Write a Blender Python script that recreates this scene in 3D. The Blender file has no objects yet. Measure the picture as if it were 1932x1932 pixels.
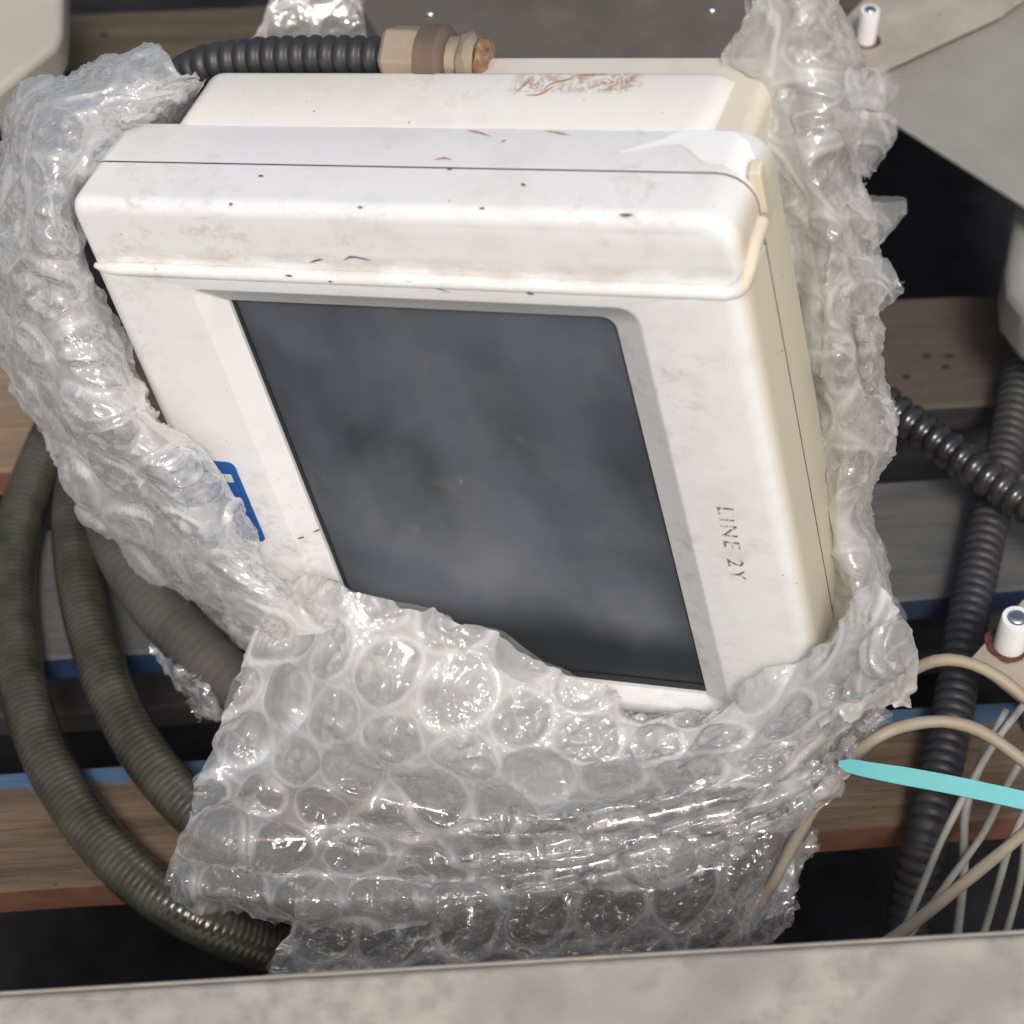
import bpy, bmesh, math, random
import numpy as np
from mathutils import Vector, Matrix

random.seed(7)
rng = np.random.default_rng(7)
scene = bpy.context.scene
COL = scene.collection

# ------------------------------------------------------------------ camera, sky, sun, exposure
H = 1.0158                       # camera height over the pallet deck (deck top is z = 0)
PITCH = math.radians(50)
F_PX = 4241.0                    # focal length for a frame 1932 units wide
cam = bpy.data.cameras.new('camera')
cam.lens = F_PX / 1932 * 36
cam.sensor_width = 36
cam.clip_start = 0.05
cam.clip_end = 200
cam.dof.use_dof = True
cam.dof.focus_distance = 1.07
cam.dof.aperture_fstop = 9.0
cam_o = bpy.data.objects.new('camera', cam)
COL.objects.link(cam_o)
cam_o.location = (0, 0, H)
cam_o.rotation_euler = (math.radians(90) - PITCH, 0, 0)
scene.camera = cam_o

SUN_DIR = Vector((0.06, -0.60, 0.78)).normalized()      # towards the sun
world = bpy.data.worlds.new('World')
scene.world = world
world.use_nodes = True
nt = world.node_tree
for n in list(nt.nodes):
    nt.nodes.remove(n)
sky = nt.nodes.new('ShaderNodeTexSky')
sky.sky_type = 'NISHITA'
sky.sun_disc = False
sky.sun_elevation = math.asin(SUN_DIR.z)
sky.sun_rotation = math.atan2(SUN_DIR.x, SUN_DIR.y)
sky.dust_density = 7.0
sky.air_density = 1.0
sky.ozone_density = 1.0
bg = nt.nodes.new('ShaderNodeBackground')
bg.inputs['Strength'].default_value = 0.125
wo = nt.nodes.new('ShaderNodeOutputWorld')
nt.links.new(sky.outputs[0], bg.inputs[0])
nt.links.new(bg.outputs[0], wo.inputs[0])

sun = bpy.data.lights.new('sun', 'SUN')
sun.energy = 2.3
sun.angle = math.radians(13)
sun.color = (1.0, 0.995, 0.98)
sun_o = bpy.data.objects.new('sun', sun)
COL.objects.link(sun_o)
sun_o.rotation_euler = SUN_DIR.to_track_quat('Z', 'Y').to_euler()
sun_o.location = (-2, -2, 4)

scene.view_settings.view_transform = 'Standard'
scene.view_settings.look = 'None'
scene.view_settings.gamma = 1
scene.view_settings.exposure = -0.26
scene.render.engine = 'CYCLES'
scene.cycles.use_denoising = True
scene.cycles.transparent_max_bounces = 40
scene.cycles.max_bounces = 10
scene.cycles.diffuse_bounces = 5
scene.cycles.glossy_bounces = 4
scene.cycles.transmission_bounces = 8
scene.cycles.sample_clamp_indirect = 6
scene.cycles.caustics_reflective = False
scene.cycles.caustics_refractive = False

# ------------------------------------------------------------------ measuring helpers
U = 0.184                        # width of the terminal's display in metres; terminal sizes below are in this unit
_R = np.array([[0.92364, -0.21859, -0.3148], [-0.0752, 0.70205, -0.70814], [0.3758, 0.67774, 0.63201]])
_u, _, _v = np.linalg.svd(_R)
RD = _u @ _v
TD = np.array([-0.69381, 0.51666, -5.50824])
MC = np.array([[1, 0, 0], [0, math.sin(PITCH), -math.cos(PITCH)], [0, math.cos(PITCH), math.sin(PITCH)]])
CAM = np.array([0, 0, H])


def dcam(px, py):
    return np.array([(px - 966) / F_PX, -(py - 966) / F_PX, -1.0])


def PZ(px, py, z):               # where a sight line meets the level z
    d = MC @ dcam(px, py)
    return CAM + d * (z - H) / d[2]


def PD(px, py, depth):
    return CAM + MC @ dcam(px, py) * depth


def DL(px, py, z):               # terminal coordinates (display widths) on the terminal's plane z
    o = RD.T @ (-TD)
    d = RD.T @ dcam(px, py)
    return o + d * (z - o[2]) / d[2]


def DY(px, py, y):
    o = RD.T @ (-TD)
    d = RD.T @ dcam(px, py)
    return o + d * (y - o[1]) / d[1]


def DW(p):                       # terminal coordinates -> world
    return CAM + MC @ (RD @ np.array(p) + TD) * U


def PL(px, py, z):
    return DW(DL(px, py, z))


def tag(o, label=None, cat=None, group=None, kind=None):
    if label: o['label'] = label
    if cat: o['category'] = cat
    if group: o['group'] = group
    if kind: o['kind'] = kind
    return o


def empty(name, loc=(0, 0, 0), rz=0.0):
    o = bpy.data.objects.new(name, None)
    o.empty_display_size = 0.05
    COL.objects.link(o)
    o.location = loc
    o.rotation_euler = (0, 0, rz)
    return o


def mobj(name, verts, faces, mats, parent=None, smooth=True, midx=None, world_pts=False, sharp=None):
    """one mesh object; world_pts: verts are world points, parent an unrotated empty"""
    vs = np.asarray(verts, dtype=float)
    loc = None
    if world_pts:
        if parent is not None:
            vs = vs - np.array(parent.location)
        else:
            loc = np.array([vs[:, 0].mean(), vs[:, 1].mean(), vs[:, 2].min()])
            vs = vs - loc
    me = bpy.data.meshes.new(name)
    me.from_pydata(vs.tolist(), [], [tuple(int(i) for i in f) for f in faces])
    if not isinstance(mats, (list, tuple)): mats = [mats]
    for m in mats: me.materials.append(m)
    if midx is not None:
        me.polygons.foreach_set('material_index', list(midx))
    if smooth:
        me.polygons.foreach_set('use_smooth', [True] * len(me.polygons))
        if sharp:
            me.set_sharp_from_angle(angle=math.radians(sharp))
    me.update()
    o = bpy.data.objects.new(name, me)
    COL.objects.link(o)
    if loc is not None: o.location = loc
    if parent is not None: o.parent = parent
    return o


def bevel(o, w, seg=3):
    m = o.modifiers.new('bevel', 'BEVEL')
    m.width = w
    m.segments = seg
    m.limit_method = 'ANGLE'
    m.angle_limit = math.radians(40)
    return o


def rrect(x0, x1, y0, y1, rad, z, n=6):
    tl, tr, br, bl = rad
    pts = []
    for (cx, cy, r, a0) in ((x1 - br, y0 + br, br, -90), (x1 - tr, y1 - tr, tr, 0),
                            (x0 + tl, y1 - tl, tl, 90), (x0 + bl, y0 + bl, bl, 180)):
        for k in range(n + 1):
            a = math.radians(a0 + 90 * k / n)
            pts.append((cx + r * math.cos(a), cy + r * math.sin(a), z))
    return pts


def loft(loops, cap0=False, cap1=False):
    n = len(loops[0])
    V = [p for L in loops for p in L]
    Fs = []
    for i in range(len(loops) - 1):
        for k in range(n):
            a = i * n + k
            b = i * n + (k + 1) % n
            Fs.append((a, b, b + n, a + n))
    if cap0: Fs.append(tuple(reversed(range(n))))
    if cap1: Fs.append(tuple(range((len(loops) - 1) * n, len(loops) * n)))
    return V, Fs


def catmull(P, m):
    """resample a polyline of control points into m points along a Catmull-Rom curve"""
    P = np.asarray(P, float)
    n = len(P)
    E = np.concatenate([(2 * P[0] - P[1])[None], P, (2 * P[-1] - P[-2])[None]])
    tt = np.linspace(0, n - 1, m)
    i = np.minimum(tt.astype(int), n - 2)
    f = (tt - i)[:, None] if P.ndim == 2 else (tt - i)[:, None, None]
    p0, p1, p2, p3 = E[i], E[i + 1], E[i + 2], E[i + 3]
    return 0.5 * (2 * p1 + (p2 - p0) * f + (2 * p0 - 5 * p1 + 4 * p2 - p3) * f ** 2 + (3 * p1 - p0 - 3 * p2 + p3) * f ** 3)


def even_curve(P, ds):
    Q = catmull(P, 60 * len(P))
    s = np.concatenate([[0], np.cumsum(np.linalg.norm(np.diff(Q, axis=0), axis=1))])
    m = max(int(s[-1] / ds), 4)
    t = np.linspace(0, s[-1], m)
    return np.stack([np.interp(t, s, Q[:, k]) for k in range(3)], 1), t


def tube(P, ds, rad, nseg=14, squash=None):
    Q, s = even_curve(P, ds)
    T = np.gradient(Q, axis=0)
    T /= np.linalg.norm(T, axis=1)[:, None]
    up = np.array([0, 0, 1.0])
    N = np.cross(T, up)
    N /= np.linalg.norm(N, axis=1)[:, None] + 1e-9
    B = np.cross(N, T)
    r = rad(s) if callable(rad) else np.full(len(s), rad)
    a = np.linspace(0, 2 * math.pi, nseg, endpoint=False)
    if np.ndim(r) == 1: r = np.repeat(r[:, None], nseg, 1)
    V = Q[:, None, :] + N[:, None, :] * (np.cos(a)[None, :] * r)[:, :, None] + B[:, None, :] * (np.sin(a)[None, :] * r)[:, :, None]
    n = len(Q)
    Fs = []
    for i in range(n - 1):
        for k in range(nseg):
            k2 = (k + 1) % nseg
            Fs.append((i * nseg + k, (i + 1) * nseg + k, (i + 1) * nseg + k2, i * nseg + k2))
    Fs.append(tuple(range(nseg)))
    Fs.append(tuple(reversed(range((n - 1) * nseg, n * nseg))))
    return V.reshape(-1, 3), Fs


# numpy gradient noise
_perm = np.concatenate([rng.permutation(256)] * 3)
_grad = rng.normal(size=(256, 3))
_grad /= np.linalg.norm(_grad, axis=1)[:, None]


def noise3(P, scale, off=0.0):
    P = np.asarray(P) * scale + off
    I = np.floor(P).astype(int)
    f = P - I
    w = f * f * f * (f * (f * 6 - 15) + 10)
    out = 0
    for dx in (0, 1):
        for dy in (0, 1):
            for dz in (0, 1):
                h = _perm[_perm[_perm[(I[..., 0] + dx) & 255] + ((I[..., 1] + dy) & 255)] + ((I[..., 2] + dz) & 255)]
                g = _grad[h]
                d = np.stack([f[..., 0] - dx, f[..., 1] - dy, f[..., 2] - dz], -1)
                wt = (w[..., 0] if dx else 1 - w[..., 0]) * (w[..., 1] if dy else 1 - w[..., 1]) * (w[..., 2] if dz else 1 - w[..., 2])
                out = out + wt * (g * d).sum(-1)
    return out * 1.6


# ------------------------------------------------------------------ materials
class NT:
    def __init__(self, name):
        self.m = bpy.data.materials.new(name)
        self.m.use_nodes = True
        self.t = self.m.node_tree
        for n in list(self.t.nodes): self.t.nodes.remove(n)
        self.out = self.t.nodes.new('ShaderNodeOutputMaterial')

    def n(self, kind, **kw):
        nd = self.t.nodes.new('ShaderNode' + kind)
        for k, v in kw.items():
            if k in nd.inputs: nd.inputs[k].default_value = v
            else: setattr(nd, k, v)
        return nd

    def l(self, a, b): self.t.links.new(a, b)

    def coord(self, scale=(1, 1, 1), loc=(0, 0, 0)):
        tc = self.n('TexCoord')
        mp = self.n('Mapping')
        mp.inputs['Scale'].default_value = scale
        mp.inputs['Location'].default_value = loc
        self.l(tc.outputs['Object'], mp.inputs['Vector'])
        return mp.outputs[0]

    def noise(self, vec, scale, detail=4, rough=0.55, dist=0.0):
        nd = self.n('TexNoise')
        nd.inputs['Scale'].default_value = scale
        nd.inputs['Detail'].default_value = detail
        nd.inputs['Roughness'].default_value = rough
        nd.inputs['Distortion'].default_value = dist
        if vec is not None: self.l(vec, nd.inputs['Vector'])
        return nd.outputs['Fac']

    def ramp(self, fac, stops):
        r = self.n('ValToRGB')
        e = r.color_ramp.elements
        while len(e) < len(stops): e.new(0.5)
        for el, (p, c) in zip(e, stops):
            el.position = p
            el.color = (*c, 1) if len(c) == 3 else c
        self.l(fac, r.inputs[0])
        return r.outputs[0]

    def mix(self, fac, a, b, blend='MIX'):
        m = self.n('MixRGB', blend_type=blend)
        for s, v in ((0, fac), (1, a), (2, b)):
            if isinstance(v, (int, float)): m.inputs[s].default_value = v
            elif isinstance(v, tuple): m.inputs[s].default_value = (*v, 1)
            else: self.l(v, m.inputs[s])
        return m.outputs[0]

    def math(self, op, a, b=None, clamp=False):
        m = self.n('Math', operation=op, use_clamp=clamp)
        for s, v in ((0, a), (1, b)):
            if v is None: continue
            if isinstance(v, (int, float)): m.inputs[s].default_value = v
            else: self.l(v, m.inputs[s])
        return m.outputs[0]

    def bump(self, h, strength=0.3, dist=0.001):
        b = self.n('Bump')
        b.inputs['Strength'].default_value = strength
        b.inputs['Distance'].default_value = dist
        self.l(h, b.inputs['Height'])
        return b.outputs[0]

    def principled(self, color, rough=0.5, metal=0.0, normal=None, spec=0.5, coat=0.0):
        p = self.n('BsdfPrincipled')
        for k, v in (('Base Color', color), ('Roughness', rough), ('Metallic', metal)):
            if isinstance(v, (int, float)): p.inputs[k].default_value = v
            elif isinstance(v, tuple): p.inputs[k].default_value = (*v, 1)
            else: self.l(v, p.inputs[k])
        p.inputs['Specular IOR Level'].default_value = spec
        p.inputs['Coat Weight'].default_value = coat
        if normal is not None: self.l(normal, p.inputs['Normal'])
        self.l(p.outputs[0], self.out.inputs['Surface'])
        return p


def simple(name, color, rough=0.5, metal=0.0, var=0.15, scale=60, bumpd=0.0004, spec=0.5, dirt=None, coat=0.0):
    m = NT(name)
    v = m.coord()
    n1 = m.noise(v, scale, 6)
    lo = tuple(c * (1 - var) for c in color)
    hi = tuple(min(c * (1 + var), 1) for c in color)
    c = m.ramp(n1, [(0.3, lo), (0.7, hi)])
    if dirt:
        n2 = m.noise(v, scale * 0.25, 7, 0.7)
        f = m.ramp(n2, [(0.5, (0, 0, 0)), (0.75, (1, 1, 1))])
        c = m.mix(f, c, dirt)
    m.principled(c, rough, metal, m.bump(m.noise(v, scale * 8, 4), 0.35, bumpd), spec, coat)
    return m.m


def wood(name, dark, light, stain, blue=None, grey=None):
    m = NT(name)
    v = m.coord((3.0, 40.0, 40.0))
    fine = m.noise(v, 3.0, 8, 0.65, 0.6)
    c = m.ramp(fine, [(0.30, dark), (0.52, tuple((a + b) / 2 for a, b in zip(dark, light))), (0.72, light)])
    v2 = m.coord((1, 2.5, 1))
    big = m.noise(v2, 9.0, 6, 0.62)
    c = m.mix(m.ramp(big, [(0.42, (0, 0, 0)), (0.68, (0.85, 0.85, 0.85))]), c, stain)
    if grey:
        g = m.noise(v2, 16.0, 7, 0.7)
        c = m.mix(m.ramp(g, [(0.35, (0, 0, 0)), (0.6, (0.8, 0.8, 0.8))]), c, grey)
    # dark specks and dents
    sp = m.noise(m.coord((1, 1.6, 1)), 160, 3, 0.5)
    c = m.mix(m.ramp(sp, [(0.66, (0, 0, 0)), (0.74, (0.6, 0.6, 0.6))]), c, tuple(x * 0.3 for x in dark))
    if blue:
        tc = m.n('TexCoord')
        sx = m.n('SeparateXYZ')
        m.l(tc.outputs['Object'], sx.inputs[0])
        edge = m.math('MULTIPLY_ADD', m.noise(m.coord((1, 1, 1)), 45, 6, 0.7), 0.022)
        m.t.nodes[edge.node.name].inputs[2].default_value = blue[0]
        mask = m.math('GREATER_THAN', sx.outputs['Y'], edge)
        c = m.mix(mask, c, m.mix(m.noise(v2, 40, 6), blue[1], tuple(x * 0.55 for x in blue[1])))
    h = m.mix(0.5, fine, m.noise(v, 9.0, 6, 0.7))
    m.principled(c, 0.8, 0, m.bump(h, 0.8, 0.0025), 0.25)
    return m.m


YBJ = 0.112                      # height of the joint under the cap, in display widths


def plastic(name, base, yellow, amount, rough=0.42, rust=None):
    """aged off-white moulded plastic: yellowing in patches, grime, tiny black pits"""
    m = NT(name)
    v = m.coord()
    n1 = m.noise(v, 11, 6, 0.6)
    c = m.mix(m.ramp(n1, [(0.35, (0, 0, 0)), (0.7, (amount,) * 3)]), base, yellow)
    n2 = m.noise(m.coord((1, 1.4, 1)), 26, 8, 0.72)
    c = m.mix(m.ramp(n2, [(0.5, (0, 0, 0)), (0.8, (0.34,) * 3)]), c, (0.44, 0.41, 0.37))
    n3 = m.noise(m.coord((0.35, 5, 5), (2, 1, 4)), 16, 7, 0.65)
    c = m.mix(m.ramp(n3, [(0.52, (0, 0, 0)), (0.75, (0.10,) * 3)]), c, (0.50, 0.49, 0.47))
    g1 = m.ramp(m.noise(m.coord(loc=(3, 7, 1)), 9, 4), [(0.50, (0, 0, 0)), (0.62, (1, 1, 1))])
    g2 = m.ramp(m.noise(m.coord((1, 1.4, 1), (5, 2, 1)), 85, 7, 0.75, 0.4), [(0.50, (0, 0, 0)), (0.66, (1, 1, 1))])
    c = m.mix(m.math('MULTIPLY', m.math('MULTIPLY', g1, g2), 0.42), c, (0.36, 0.32, 0.27))
    # sides yellow more than the faces people wipe
    tc = m.n('TexCoord')
    sx = m.n('SeparateXYZ')
    m.l(tc.outputs['Object'], sx.inputs[0])
    side = m.math('MULTIPLY', m.math('SUBTRACT', sx.outputs['X'], (1.3259 - 0.022) * U), 1 / (0.02 * U), True)
    c = m.mix(m.math('MULTIPLY', side, 0.8), c, (0.64, 0.56, 0.41))
    # brown grime along the joint under the cap
    jn = m.math('ABSOLUTE', m.math('SUBTRACT', sx.outputs['Y'], (YBJ) * U))
    jm = m.math('SUBTRACT', 1.0, m.math('MULTIPLY', jn, 1 / (0.035 * U)), True)
    c = m.mix(m.math('MULTIPLY', m.math('MULTIPLY', jm, m.ramp(m.noise(m.coord((1, 3, 1)), 30, 7, 0.7), [(0.42, (0, 0, 0)), (0.68, (1, 1, 1))])), 0.7), c, (0.42, 0.33, 0.24))
    sp = m.noise(v, 260, 2, 0.4)
    c = m.mix(m.ramp(sp, [(0.76, (0, 0, 0)), (0.80, (0.75,) * 3)]), c, (0.08, 0.07, 0.07))
    if rust:
        (x0, x1, z0, z1) = rust
        def win(s, a, b, soft):
            return m.math('MULTIPLY', m.math('MULTIPLY', m.math('SUBTRACT', s, a), 1 / soft, True),
                          m.math('MULTIPLY', m.math('SUBTRACT', b, s), 1 / soft, True))
        w1 = m.math('MULTIPLY', win(sx.outputs['X'], x0, x1, 0.006), win(sx.outputs['Z'], z0, z1, 0.004))
        ln = m.noise(m.coord((1, 1, 0.7)), 150, 3, 0.6, 1.2)
        rid = m.math('ABSOLUTE', m.math('SUBTRACT', ln, 0.5))
        line = m.ramp(rid, [(0.0, (1, 1, 1)), (0.10, (0, 0, 0))])
        pat = m.ramp(m.noise(v, 60, 4), [(0.40, (0, 0, 0)), (0.55, (1, 1, 1))])
        f = m.math('MULTIPLY', m.math('MULTIPLY', line, pat), w1)
        c = m.mix(m.math('MULTIPLY', f, 0.85, True), c, (0.36, 0.17, 0.075))
    rr = m.n('MapRange')
    m.l(n2, rr.inputs[0])
    rr.inputs[3].default_value = rough - 0.08
    rr.inputs[4].default_value = rough + 0.15
    m.principled(c, rr.outputs[0], 0, m.bump(m.noise(v, 700, 3), 0.12, 0.0002), 0.3)
    return m.m


def film(name, haze, rough=0.1, tint=(0.96, 0.96, 0.95), weldk=0.28, seed=0.0, bumpd=0.002, gmax=0.22, dustk=0.14):
    """thin polythene: part see-through, part milky, with a sharp surface shine"""
    m = NT(name)
    m.m.use_transparent_shadow = True
    v = m.coord(loc=(seed, seed, seed))
    at = m.n('Attribute', attribute_name='weld')
    lw = m.n('LayerWeight')
    lw.inputs['Blend'].default_value = 0.35
    dust = m.ramp(m.noise(v, 14, 6, 0.62), [(0.35, (0, 0, 0)), (0.72, (1, 1, 1))])
    streak = m.ramp(m.noise(m.coord((1, 1, 1), (seed + 3, 0, 0)), 120, 5, 0.7, 1.5), [(0.5, (0, 0, 0)), (0.8, (1, 1, 1))])
    al = m.n('Attribute', attribute_name='layers')
    f = m.math('ADD', m.math('MULTIPLY', at.outputs['Fac'], weldk), m.math('MULTIPLY_ADD', al.outputs['Fac'], 0.38))
    f.node.inputs[1].links[0].from_node.inputs[2].default_value = haze
    f = m.math('ADD', f, m.math('MULTIPLY', dust, dustk))
    f = m.math('ADD', f, m.math('MULTIPLY', streak, dustk * 0.6))
    f = m.math('ADD', f, m.math('MULTIPLY', m.math('POWER', lw.outputs['Facing'], 2.0), 0.42), True)
    f = m.math('MINIMUM', f, 0.93)
    tr = m.n('BsdfTransparent')
    tr.inputs[0].default_value = (0.985, 0.985, 0.985, 1)
    di = m.n('BsdfDiffuse')
    di.inputs[0].default_value = (*tint, 1)
    tl = m.n('BsdfTranslucent')
    tl.inputs[0].default_value = (*tint, 1)
    dt = m.n('MixShader')
    dt.inputs[0].default_value = 0.18
    m.l(di.outputs[0], dt.inputs[1])
    m.l(tl.outputs[0], dt.inputs[2])
    body = m.n('MixShader')
    m.l(f, body.inputs[0])
    m.l(tr.outputs[0], body.inputs[1])
    m.l(dt.outputs[0], body.inputs[2])
    wr = m.noise(m.coord((1, 1, 1), (seed, 5, 1)), 80, 2, 0.45, 1.4)
    wr2 = m.noise(v, 420, 2, 0.5)
    h = m.math('ADD', wr, m.math('MULTIPLY', wr2, 0.07))
    b = m.bump(h, 0.45, bumpd)
    gl = m.n('BsdfGlossy')
    gl.inputs['Roughness'].default_value = rough
    gl.inputs[0].default_value = (1, 1, 1, 1)
    m.l(b, gl.inputs['Normal'])
    fr = m.n('Fresnel')
    fr.inputs['IOR'].default_value = 1.5
    fin = m.n('MixShader')
    fk = m.math('MULTIPLY_ADD', fr.outputs[0], 1.4)
    fk.node.inputs[2].default_value = 0.025
    m.l(m.math('MINIMUM', fk, gmax), fin.inputs[0])
    m.l(body.outputs[0], fin.inputs[1])
    m.l(gl.outputs[0], fin.inputs[2])
    m.l(fin.outputs[0], m.out.inputs['Surface'])
    return m.m


M_shade = simple('under_pallet_shade', (0.017, 0.017, 0.019), 0.95, var=0.4, scale=30, spec=0.1)  # shade below the deck, put into the colour
M_yard = simple('yard_concrete', (0.27, 0.26, 0.245), 0.9, var=0.15, scale=3)
M_white = plastic('white_plastic', (0.79, 0.80, 0.80), (0.70, 0.66, 0.56), 0.16)
M_white2 = plastic('top_plastic', (0.765, 0.775, 0.775), (0.69, 0.65, 0.56), 0.16)
M_rear = plastic('yellowed_plastic', (0.72, 0.69, 0.62), (0.62, 0.53, 0.36), 0.5)
M_cover = plastic('cover_plastic', (0.755, 0.75, 0.72), (0.67, 0.62, 0.50), 0.28,
                 rust=(0.63 * U, 0.98 * U, -0.585 * U, -0.475 * U))
M_peel = simple('fresh_white', (0.88, 0.88, 0.87), 0.35, var=0.02)
M_scuff = simple('black_scuff', (0.10, 0.09, 0.09), 0.8)
M_rustmark = simple('rust_mark', (0.40, 0.24, 0.15), 0.85, var=0.35, scale=400)
M_seam = simple('seam_shadow_gap', (0.20, 0.19, 0.20), 0.9)
M_gasket = simple('black_gasket', (0.012, 0.012, 0.015), 0.5)
M_label = simple('blue_label', (0.012, 0.10, 0.36), 0.4, var=0.1)
M_labelw = simple('label_white', (0.62, 0.66, 0.7), 0.4)

m = NT('dusty_screen')
v = m.coord()
d1 = m.ramp(m.noise(m.coord((1.4, 0.9, 1), (0.31, 0.12, 0)), 8, 4, 0.5, 0.1), [(0.36, (0, 0, 0)), (0.66, (1, 1, 1))])
d2 = m.ramp(m.noise(m.coord((1, 1, 1), (0.4, 0.2, 0)), 30, 6, 0.7), [(0.52, (0, 0, 0)), (0.78, (1, 1, 1))])
c = m.mix(m.math('MULTIPLY', d1, 0.85), (0.038, 0.044, 0.054), (0.145, 0.157, 0.185))
c = m.mix(m.math('MULTIPLY', d2, 0.22), c, (0.20, 0.19, 0.19))
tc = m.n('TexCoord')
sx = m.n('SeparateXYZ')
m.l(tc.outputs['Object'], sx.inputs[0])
low_band = m.math('MULTIPLY_ADD', sx.outputs['Y'], 1 / (0.12 * U), True)
low_band.node.inputs[2].default_value = 1.22 / 0.12
c = m.mix(low_band, (0.030, 0.034, 0.040), c)  # display colour goes darker towards its bottom edge
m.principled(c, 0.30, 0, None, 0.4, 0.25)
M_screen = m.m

m = NT('worn_print')
v = m.coord()
wear = m.ramp(m.noise(v, 420, 3, 0.6), [(0.34, (0.85,) * 3), (0.56, (0.04,) * 3)])
pb = m.n('BsdfPrincipled')
pb.inputs['Base Color'].default_value = (0.21, 0.155, 0.13, 1)
pb.inputs['Roughness'].default_value = 0.7
m.l(wear, pb.inputs['Alpha'])
m.l(pb.outputs[0], m.out.inputs['Surface'])
M_print = m.m

M_wood_tan = wood('tan_wood', (0.15, 0.108, 0.068), (0.34, 0.26, 0.17), (0.20, 0.155, 0.11))
M_wood_grey = wood('weathered_wood', (0.055, 0.043, 0.034), (0.12, 0.098, 0.075), (0.058, 0.047, 0.04), grey=(0.10, 0.085, 0.07))
M_wood_top = wood('brown_wood', (0.06, 0.045, 0.03), (0.135, 0.105, 0.07), (0.075, 0.062, 0.042))
M_wood_red = wood('red_brown_wood', (0.07, 0.05, 0.035), (0.23, 0.165, 0.108), (0.075, 0.058, 0.045), blue=(0.012, (0.08, 0.155, 0.26)))
M_dusty = wood('dusty_painted_wood', (0.06, 0.063, 0.064), (0.115, 0.118, 0.118), (0.075, 0.083, 0.092), grey=(0.12, 0.12, 0.115))
M_blue = simple('blue_paint', (0.017, 0.04, 0.095), 0.6, var=0.3, scale=40, dirt=(0.03, 0.035, 0.05))
M_redside = simple('red_brown_side', (0.14, 0.062, 0.035), 0.85, var=0.35, scale=50)
M_greenside = simple('dark_green_side', (0.018, 0.045, 0.045), 0.8, var=0.3, scale=40)
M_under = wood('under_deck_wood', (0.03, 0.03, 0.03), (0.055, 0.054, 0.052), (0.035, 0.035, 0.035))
M_nail = simple('nail_hole', (0.02, 0.017, 0.014), 0.8)

M_hose = simple('dirty_metal_conduit', (0.088, 0.084, 0.062), 0.2, 0.5, var=0.35, scale=45, dirt=(0.15, 0.138, 0.11), spec=0.5)
M_hose2 = simple('dusty_smooth_hose', (0.075, 0.071, 0.063), 0.6, 0.0, var=0.3, scale=30, dirt=(0.052, 0.036, 0.026), spec=0.3)
M_blackhose = simple('black_conduit', (0.020, 0.019, 0.022), 0.13, var=0.3, scale=60, spec=0.6, dirt=(0.05, 0.042, 0.038), coat=0.5)
M_dullhose = simple('dull_black_conduit', (0.035, 0.035, 0.037), 0.5, var=0.3, scale=60, dirt=(0.055, 0.052, 0.05))
M_topcond = simple('grey_black_conduit', (0.030, 0.031, 0.034), 0.45, var=0.25)
M_gland = simple('tan_brass', (0.30, 0.25, 0.18), 0.6, 0.15, var=0.15, scale=50)
M_gland2 = simple('dull_brass', (0.15, 0.11, 0.08), 0.6, 0.1, var=0.3, scale=50)
M_gland3 = simple('rusty_brass', (0.24, 0.14, 0.08), 0.8, var=0.5, scale=200, dirt=(0.4, 0.34, 0.26))
M_cable = simple('beige_cable', (0.34, 0.29, 0.215), 0.55, var=0.15, scale=30, dirt=(0.33, 0.20, 0.11))
M_wire = simple('grey_wire', (0.30, 0.295, 0.27), 0.6, var=0.15)
M_teal = simple('turquoise_plastic', (0.12, 0.45, 0.465), 0.55, var=0.08, scale=40)
M_panel = simple('painted_steel', (0.265, 0.258, 0.232), 0.6, var=0.08, scale=35, dirt=(0.23, 0.222, 0.198))
M_cabinet = simple('brown_grey_steel', (0.105, 0.095, 0.08), 0.55, var=0.15, scale=25, dirt=(0.14, 0.127, 0.108))
M_cream = simple('cream_paint', (0.44, 0.425, 0.355), 0.45, var=0.06, scale=35, dirt=(0.38, 0.365, 0.30))
M_post = simple('white_nylon', (0.80, 0.80, 0.80), 0.3, var=0.05)
M_steel = simple('bright_steel', (0.75, 0.74, 0.72), 0.22, 1.0, var=0.1)
M_rust = simple('rust', (0.10, 0.035, 0.022), 0.9, var=0.6, scale=300)
M_rail = simple('grey_rail_paint', (0.37, 0.345, 0.30), 0.75, var=0.26, scale=75, dirt=(0.23, 0.215, 0.195), bumpd=0.001)
M_railedge = simple('rail_edge', (0.30, 0.28, 0.235), 0.6, var=0.15)

m = NT('rusty_beige_plate')
v = m.coord()
n1 = m.noise(v, 35, 7, 0.65)
c = m.ramp(n1, [(0.3, (0.30, 0.268, 0.215)), (0.7, (0.40, 0.362, 0.305))])
c = m.mix(m.ramp(m.noise(v, 90, 6, 0.7), [(0.62, (0, 0, 0)), (0.72, (0.8,) * 3)]), c, (0.22, 0.11, 0.05))
m.principled(c, 0.55, 0, m.bump(n1, 0.3, 0.0005))
M_plate = m.m

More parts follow.
